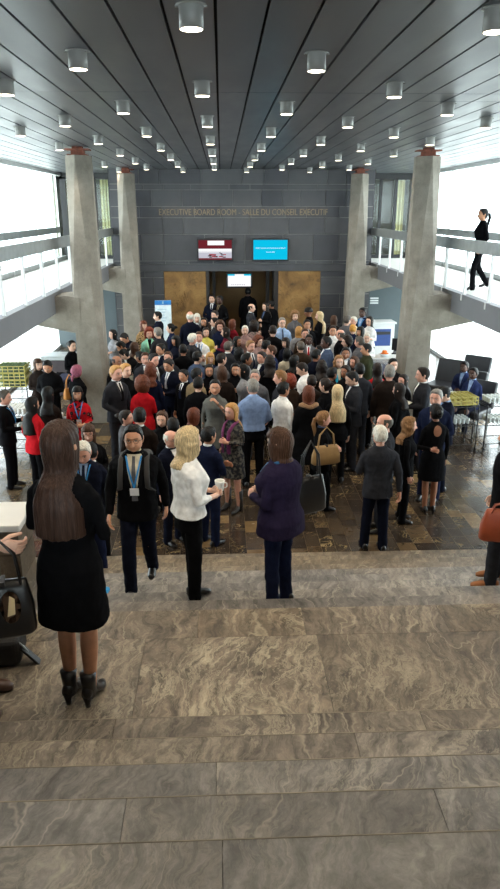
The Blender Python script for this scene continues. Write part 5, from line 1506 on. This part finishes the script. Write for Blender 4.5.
def shoulder_bag(r0, label, mat, w, h, d, side, z, y=.06, rz=0, drop_=.3, arcx=.15, dark=None):
    r = empty('shoulder_bag', (0, 0, 0), 0, label, 'bag')
    r.location = local(r0, (side, y, z)); r.rotation_euler = (0, 0, r0.rotation_euler.z+rz)
    m = MB(); rg = []
    for t_, ww, dd in ((0, .9, .8), (.06, 1, 1), (.5, .98, .9), (.85, .86, .5), (1, .8, .25)):
        rg.append([(w/2*ww*math.copysign(abs(math.cos(a_))**.45, math.cos(a_)), d/2*dd*math.copysign(abs(math.sin(a_))**.6, math.sin(a_)), h*t_) for a_ in [2*PI*q/24 for q in range(24)]])
    m.rings(rg); m.build('bag_body', mat, r)
    m = MB()
    for yy in (-.02, .02):
        m.tube([(-w*.3, yy, h*.9), (-w*.24, yy*.6, h+drop_*.6), (0, 0, h+drop_), (w*.24, yy*.6, h+drop_*.6), (w*.3, yy, h*.9)], [.008]*5, 6)
    m.build('strap', dark or mat, r)
    m = MB(); m.box(-.012, .012, -d*.3, d*.3, h-.01, h+.012); m.build('clasp', M_dkfr, r)
    return r
shoulder_bag(find('striding right'), 'big tan leather bag on the shoulder of the striding woman', M_tanb, .44, .28, .15, -.27, .98, .02, PI/2+.1, .28)
shoulder_bag(find('pink headscarf'), 'orange shoulder bag of the woman in the pink headscarf', plain('orange_leather', (196, 130, 60), .55), .30, .22, .12, .24, 1.02, .02, PI/2, .26)
hb = shoulder_bag(find('brown bob, dark purple'), 'black handbag on a chain hanging beside the woman in purple', leather, .30, .30, .12, .30, .86, .06, PI/2, .30, dark=M_black)
q_ = at_y(309, 511, 5.2); hb.location = (q_.x, 5.2, q_.z); hb.rotation_euler = (0, 0, .5)
o_ = shoulder_bag(find('ankle boots on the landing'), 'large open black leather handbag on the arm of the woman in the black dress', leather, .30, .31, .15, .36, .66, -.10, .25, .24)
q_ = at_y(9, 632, 3.30); o_.location = q_; o_.rotation_euler = (0, 0, .25)
m = MB(); n_ = 20
m.rings([[(.065*r_*math.cos(a_)*.8+.03, -.077, .19+.095*r_*math.sin(a_)) for a_ in [2*PI*k_/n_ for k_ in range(n_)]] for r_ in (1, .3)]); m.build('slit_opening', plain('bag_lining', (92, 66, 46), .8), o_)
m = MB(); m.hull([(.01, -.082, .14), (.05, -.082, .15), (.055, -.082, .24), (.03, -.082, .26), (.01, -.079, .14), (.05, -.079, .15), (.055, -.079, .24), (.03, -.079, .26)]); m.build('folded_papers', plain('cream_paper', (222, 196, 150), .7), o_)
o_ = shoulder_bag(find('right edge of the stairs'), 'reddish brown leather briefcase held at the right edge of the stairs', plain('russet_leather', (150, 66, 34), .42, nscale=12, bump=.2), .42, .29, .12, .0, .80, .0, PI, .06, dark=plain('russet_strap', (128, 56, 30), .45))
rr_ = find('right edge of the stairs'); q_ = at_y(503, 540, 5.4); o_.location = q_; o_.rotation_euler = (0, 0, -.12)
m = MB(); m.bevbox(-.015, .015, -.078, -.066, .14, .25, .002)
m.build('buckle', M_dkfr, o_)
def paper(p, rz, label, w=.2, tilt=.4):
    o = MB().bevbox(-w/2, w/2, -.14, .14, 0, .004, .001).build('paper_sheet', plain('paper', (232, 230, 224), .7)); o.location = p; o.rotation_euler = (tilt, 0, rz)
    return tag(o, label, 'paper')
paper(local(find('holding papers beside'), (.0, -.30, 1.10)), -1.2, 'white papers held by the man at the near right pier')

o = MB()
o.bevbox(-.13, .13, -.05, .05, 0, .05, .022, seg=4); q_ = at_y(94, 579, 5.62)
o = o.build('shoe_cover', plain('bright_blue_plastic', (30, 150, 214), .45)); o.location = (q_.x, 5.62, ground(5.62)); o.rotation_euler = (0, 0, -.2)
tag(o, 'small bright blue crumpled cloth on the stairs left of the walking man', 'cloth')
# ================================================================ FURNITURE AND CATERING
M_crate = plain('yellow_green_plastic', (176, 164, 84), .55, nscale=5); M_crateg = plain('green_plastic', (70, 92, 40), .55)
M_blk = plain('black_wire', (18, 18, 20), .45); M_porc = M_cup
def crate(x, y, z, w, d, h, rz, label, group=None):
    r = empty('glass_crate', (x, y, z), rz, label, 'crate', group)
    m = MB()
    for a in (0, h*.45, h*.9):
        m.box(-w/2, w/2, -d/2, -d/2+.012, a, a+h*.1); m.box(-w/2, w/2, d/2-.012, d/2, a, a+h*.1)
        m.box(-w/2, -w/2+.012, -d/2, d/2, a, a+h*.1); m.box(w/2-.012, w/2, -d/2, d/2, a, a+h*.1)
    for i in range(6):
        xx = -w/2+w*i/5
        for yy in (-d/2, d/2-.012): m.box(xx-.008, xx+.008, yy, yy+.012, 0, h)
        yy = -d/2+d*i/5
        for xx in (-w/2, w/2-.012): m.box(xx, xx+.012, yy-.008, yy+.008, 0, h)
    m.build('lattice_sides', M_crate, r)
    m = MB(); m.box(-w/2+.01, w/2-.01, -d/2+.01, d/2-.01, 0, .012)
    for i in range(1, 6):
        m.box(-w/2+w*i/6-.004, -w/2+w*i/6+.004, -d/2, d/2, h*.55, h*.96); m.box(-w/2, w/2, -d/2+d*i/6-.004, -d/2+d*i/6+.004, h*.55, h*.96)
    m.build('dividers', M_crateg if group else M_crate, r)
    return r
def trolley(x, y, rz, w, d, h, label, shelves=3):
    r = empty('wire_trolley', (x, y, 0), rz, label, 'trolley', None)
    for sx in (-1, 1):
        for sy in (-1, 1):
            m = MB(); m.tube([(sx*w/2, sy*d/2, .08), (sx*w/2, sy*d/2, h)], [.014, .014], 8); m.build('post', M_blk, r)
            m = MB(); m.cyl((sx*w/2-.012, sy*d/2, .045), .04, .024, 14, axis='x'); m.build('castor', M_blk, r)
    for k in range(shelves):
        z = .14+(h-.17)*k/(shelves-1)
        m = MB()
        for a in (-1, 1):
            m.tube([(-w/2, a*d/2, z), (w/2, a*d/2, z)], [.009]*2, 6); m.tube([(a*w/2, -d/2, z), (a*w/2, d/2, z)], [.009]*2, 6)
        for i in range(1, 10): m.tube([(-w/2+w*i/10, -d/2, z), (-w/2+w*i/10, d/2, z)], [.005]*2, 5)
        m.build('wire_shelf', M_blk, r)
    return r
def glass_mesh():
    m = MB(); m.lathe((0, 0, 0), [(.022, 0), (.024, .004), (.03, .09), (.032, .11), (.0295, .11), (.027, .09), (.02, .01)], 12); return m
M_gl = plain('clear_tumbler', (206, 212, 210), .12)
gproto = None
def glasses_on(x, y, z, nx, ny, rz, group, label, porcelain=False, dx=.085):
    global gproto
    if gproto is None: gproto = finalize(glass_mesh(), 'drinking_glass', 1)
    for i in range(nx):
        for j in range(ny):
            u, v = (i-(nx-1)/2)*dx, (j-(ny-1)/2)*dx
            o = bpy.data.objects.new('drinking_glass' if not porcelain else 'cup', gproto); COL.objects.link(o)
            o.material_slots[0].link = 'OBJECT'; o.material_slots[0].material = M_porc if porcelain else M_gl
            o.location = (x+u*math.cos(rz)-v*math.sin(rz), y+u*math.sin(rz)+v*math.cos(rz), z)
            tag(o, label, 'glass' if not porcelain else 'cup', group)
# right: trolleys with a yellow crate and glasses
trolley(4.55, 12.95, .12, .62, .5, .92, 'black wire trolley under the yellow crate beside the navy suited man')
trolley(5.32, 13.0, .12, .62, .5, .92, 'black wire trolley with glasses, right of the yellow crate')
trolley(5.75, 12.1, .1, .55, .5, .80, 'black wire trolley at the right edge of the photo')
crate(4.55, 12.95, .925, .58, .46, .16, .12, 'yellow plastic glass crate on top of the wire trolley at right')
crate(5.78, 12.1, .16, .46, .4, .14, .1, 'yellow plastic crate low on the trolley at the right edge')
glasses_on(5.32, 13.0, .931, 6, 4, .12, 'glasses on the right trolley', 'clear drinking glass standing on top of the right wire trolley')
glasses_on(5.32, 13.0, .53, 5, 4, .12, 'glasses on the middle shelf of the right trolley', 'clear drinking glass on the middle shelf of the right wire trolley')
glasses_on(4.55, 12.95, .53, 5, 4, .12, 'glasses on the middle shelf under the yellow crate', 'clear drinking glass on the middle shelf below the yellow crate')
# black folding seats and table by the right window
M_seat = plain('black_vinyl', (34, 35, 40), .45)
def lounge(x, y, rz, label):
    r = empty('lounge_seat', (x, y, 0), rz, label, 'seat')
    MB().bevbox(-.35, .35, -.35, .33, .28, .44, .04, seg=3).build('cushion', M_seat, r)
    Mx = Matrix.Translation((0, .36, .40)) @ Matrix.Rotation(-.28, 4, 'X')
    MB().bevbox(-.35, .35, -.06, .06, -.02, .58, .04, seg=3, M=Mx).build('backrest', M_seat, r)
    for sx in (-1, 1):
        for sy in (-1, 1):
            m = MB(); m.tube([(sx*.3, sy*.28, 0), (sx*.3, sy*.28, .29)], [.018, .018], 8); m.build('leg', M_railgrey, r)
    return r
seatA = find('farther of two'); seatB = find('nearer of two')
for s_, lb in ((seatA, 'black lounge seat carrying the farther seated man'), (seatB, 'black lounge seat carrying the nearer seated woman')):
    a = s_.rotation_euler.z; lounge(s_.location.x-.0*math.sin(a), s_.location.y+.0, a, lb)
for k, (qx, qy) in enumerate(((5.35, 16.5), (6.15, 16.9))):
    lounge(qx, qy, -2.3+PI/2, ('empty black lounge seat next to the near right pier', 'empty black lounge seat farther back by the right window')[k])
def table(x, y, rz, w, d, h, mat, label, legm=None, skirt=False):
    r = empty('table', (x, y, 0), rz, label, 'table')
    MB().bevbox(-w/2, w/2, -d/2, d/2, h-.03, h, .008).build('tabletop', mat, r)
    for sx in (-1, 1):
        for sy in (-1, 1):
            m = MB(); m.box(sx*(w/2-.05)-.018, sx*(w/2-.05)+.018, sy*(d/2-.05)-.018, sy*(d/2-.05)+.018, 0, h-.03); m.build('leg', legm or M_railgrey, r)
    return r
q = Vector((4.72, 14.35, 0)); table(q.x, q.y, .0, .62, .42, .74, M_white, 'white side table by the near right pier')
paper((q.x, q.y, .742), .3, 'white sheet lying on the side table by the near right pier', .3, 0)
# white tables and boxes beyond the right pier
r = empty('copier_cabinet', (5.1, 22.3, 0), .05, 'white cabinet with a blue open front by the grey wall at right', 'cabinet')
m = MB(); m.bevbox(-.42, .42, -.05, .5, 0, 1.0, .015); m.build('carcass', M_white, r)
MB().bevbox(-.46, .46, -.12, .54, 1.0, 1.06, .01).build('lid', M_white, r)
MB().box(-.3, .3, -.056, -.05, .3, .84).build('blue_recess', plain('deep_blue', (44, 74, 140), .5), r)
MB().box(-.2, .28, -.062, -.056, .66, .76).build('slot', M_black, r)
r = empty('folding_chair', (5.25, 20.3, 0), 2.6, 'black folding chair standing before the white cabinet', 'chair')
MB().bevbox(-.21, .21, -.2, .2, .42, .46, .012).build('seat', M_seat, r)
MB().bevbox(-.21, .21, .18, .22, .55, .9, .015).build('backrest', M_seat, r)
for sx in (-1, 1):
    m = MB(); m.tube([(sx*.2, -.18, 0), (sx*.2, .2, .9)], [.012]*2, 6); m.build('leg', M_railgrey, r)
    m = MB(); m.tube([(sx*.2, .22, 0), (sx*.2, -.1, .44)], [.012]*2, 6); m.build('leg', M_railgrey, r)
q = at_height(384, 352, .95); table(q.x, q.y, 0, .9, .5, .84, M_white, 'white table carrying the orange punnet near the green parka')
r = empty('fruit_bowl', (q.x, q.y-.05, .84), 0, 'pale bowl for oranges on the white table', 'bowl')
m = MB(); m.lathe((0, 0, 0), [(.07, 0), (.13, .05), (.15, .09), (.145, .09), (.12, .05), (.05, .012)], 20); m.build('bowl_body', M_white, r)
op = None; rs_ = random.Random(3)
for k in range(9):
    if op is None:
        m = MB(); m.lathe((0, 0, 0), [(.012, -.04), (.03, -.028), (.041, 0), (.03, .028), (.012, .04)], 12); op = finalize(m, 'orange', 1)
    o = bpy.data.objects.new('orange', op); COL.objects.link(o); o.material_slots[0].link = 'OBJECT'; o.material_slots[0].material = plain('orange_peel', (228, 120, 30), .5) if k == 0 else om
    om = o.material_slots[0].material
    a = k*2*PI/6; o.location = (q.x+(.07*math.cos(a) if k < 6 else .03*math.cos(a*2)), q.y-.05+(.07*math.sin(a) if k < 6 else .03*math.sin(a*2)), .90 if k < 6 else .965)
    tag(o, 'orange piled in the pale bowl on the white table', 'fruit', 'oranges in the bowl')
# left: crates on a trolley, serving table, coats, trunk
trolley(-4.5, 15.0, 0, .62, .55, .86, 'black wire trolley under the stacked yellow green crates at left')
for k in range(3): crate(-4.5, 15.0, .875+k*.152, .58, .5, .145, 0, ('lowest', 'middle', 'topmost')[k]+' yellow green glass crate of the stack at left', 'stacked glass crates at left')
trolley(-4.12, 13.1, 0, .8, .55, .8, 'black wire trolley covered with cups at the left edge')
glasses_on(-4.12, 13.1, .805, 9, 6, 0, 'cups on the left trolley', 'white cup standing on the trolley at the left edge', True)
glasses_on(-4.12, 13.1, .485, 8, 5, 0, 'glasses under the left trolley top', 'clear drinking glass on the lower shelf of the left cup trolley')
table(-3.08, 12.6, 0, 1.1, .5, .76, plain('grey_cloth_top', (120, 122, 126), .6), 'grey serving table between the near left pier and the crates', M_blk)
glasses_on(-3.2, 12.62, .765, 4, 2, 0, 'cups on the serving table', 'white cup standing on the grey serving table at left', True, .12)
table(-3.56, 14.95, 0, .8, .6, .8, M_blk, 'black table under the heap of coats', M_blk)
rs_ = random.Random(9); cc = [(30, 32, 42), (60, 46, 40), (190, 150, 156), (34, 36, 50), (120, 112, 112), (24, 24, 28), (70, 74, 96)]
for k in range(7):
    m = MB(); n = 20; rg = []
    for j in range(7):
        t_ = j/6; rr_ = .24*math.sin(PI*(.12+.8*t_))
        rg.append([((rr_*1.2+.03*noise.noise(Vector((a_, t_*3, k))))*math.cos(a_), (rr_+.06*noise.noise(Vector((a_*2, t_*3, k+9))))*math.sin(a_), t_*.17+.03*noise.noise(Vector((a_*2, t_*4, k+20)))) for a_ in [2*PI*q_/n for q_ in range(n)]])
    m.rings(rg); o = m.build('folded_coat', fabric(cc[k])); o.location = (-3.84+.19*(k % 4)+.08*(k//4), 14.82+.18*((k*2) % 3)*.6, .81+.15*(k//4)); o.rotation_euler = (.1*rs_.uniform(-1, 1), .1*rs_.uniform(-1, 1), rs_.uniform(0, 3))
    tag(o, ['dark navy', 'brown', 'pink', 'blue black', 'grey', 'black', 'slate blue'][k]+' coat in the heap on the black table behind the serving table', 'coat', 'coats heaped at left')
r = empty('flight_case', (-4.0, 17.6, 0), 0, 'dark trunk with grey lid standing behind the coats at left', 'trunk')
MB().bevbox(-.5, .5, -.3, .3, .02, .92, .015).build('case_body', plain('maroon_case', (58, 48, 52), .6), r)
MB().bevbox(-.52, .52, -.32, .32, .92, 1.02, .015).build('lid', M_railgrey, r)
# on the landing
r = empty('suitcase', (-1.62, 3.95, ZL), .1, 'black soft suitcase lying on the landing under the leather handbag', 'suitcase')
MB().bevbox(-.32, .30, -.15, .13, .0, .20, .05, seg=4).build('case_body', plain('black_nylon', (24, 23, 25), .7, nscale=30, bump=.4), r)
m = MB(); m.tube([(-.2, -.0, .2), (-.1, 0, .25), (.05, 0, .25), (.14, 0, .2)], [.012]*4, 8); m.build('handle', leather, r)
Mx = Matrix.Translation((.36, -.1, .05)) @ Matrix.Rotation(.9, 4, 'Y')
m = MB(); m.bevbox(-.09, .09, -.03, .03, -.008, .008, .004, M=Mx); m.build('luggage_tag', leather, r)
m = MB(); m.tube([(.26, -.1, .19), (.32, -.11, .13), (.34, -.1, .08)], [.006]*3, 6); m.build('tag_strap', M_railgrey, r)
# ================================================================ LIGHT AND CAMERA
w = bpy.data.worlds.new('overcast_sky'); SC.world = w; w.use_nodes = True
nt = w.node_tree; nt.nodes.clear()
o_ = nt.nodes.new('ShaderNodeOutputWorld'); bg = nt.nodes.new('ShaderNodeBackground')
tc = nt.nodes.new('ShaderNodeTexCoord'); sp = nt.nodes.new('ShaderNodeSeparateXYZ'); rp = nt.nodes.new('ShaderNodeValToRGB')
nt.links.new(tc.outputs['Generated'], sp.inputs[0]); nt.links.new(sp.outputs[2], rp.inputs[0])
rp.color_ramp.elements[0].color = (.86, .93, 1, 1); rp.color_ramp.elements[1].color = (1, 1, 1, 1)
nt.links.new(rp.outputs[0], bg.inputs[0]); bg.inputs[1].default_value = SKY
nt.links.new(bg.outputs[0], o_.inputs[0])
for s, xw in ((1, XWL-.15), (-1, XWR+.15)):
    li = bpy.data.lights.new('window_portal', 'AREA'); li.shape = 'RECTANGLE'; li.size = YE-WY0; li.size_y = CEIL; li.cycles.is_portal = True
    lo = bpy.data.objects.new('window_portal', li); COL.objects.link(lo); lo.location = (xw, (YE+WY0)/2, CEIL/2); lo.rotation_euler = (PI/2, 0, -PI/2*s)
li = bpy.data.lights.new('window_portal', 'AREA'); li.shape = 'RECTANGLE'; li.size = 12.6; li.size_y = 2.35; li.cycles.is_portal = True
lo = bpy.data.objects.new('window_portal', li); COL.objects.link(lo); lo.location = (.7, -6.15, 4.32); lo.rotation_euler = (-PI/2, 0, 0)
cam = bpy.data.cameras.new('camera'); cam.sensor_fit = 'VERTICAL'; cam.sensor_height = 24; cam.lens = F_PX/889*24
co = bpy.data.objects.new('camera', cam); COL.objects.link(co); co.location = (0, 0, CAMZ)
co.rotation_euler = (PI/2-PITCH, 0, -YAW); SC.camera = co
cam.clip_start = .05
SC.view_settings.view_transform = 'Standard'; SC.view_settings.look = 'None'; SC.view_settings.gamma = 1
SC.view_settings.use_curve_mapping = False; SC.view_settings.exposure = EXPO
SC.cycles.max_bounces = 7; SC.cycles.diffuse_bounces = 4; SC.cycles.glossy_bounces = 3; SC.cycles.transparent_max_bounces = 8
SC.cycles.use_denoising = True; SC.cycles.caustics_reflective = False; SC.cycles.caustics_refractive = False
SC.cycles.sample_clamp_indirect = 6
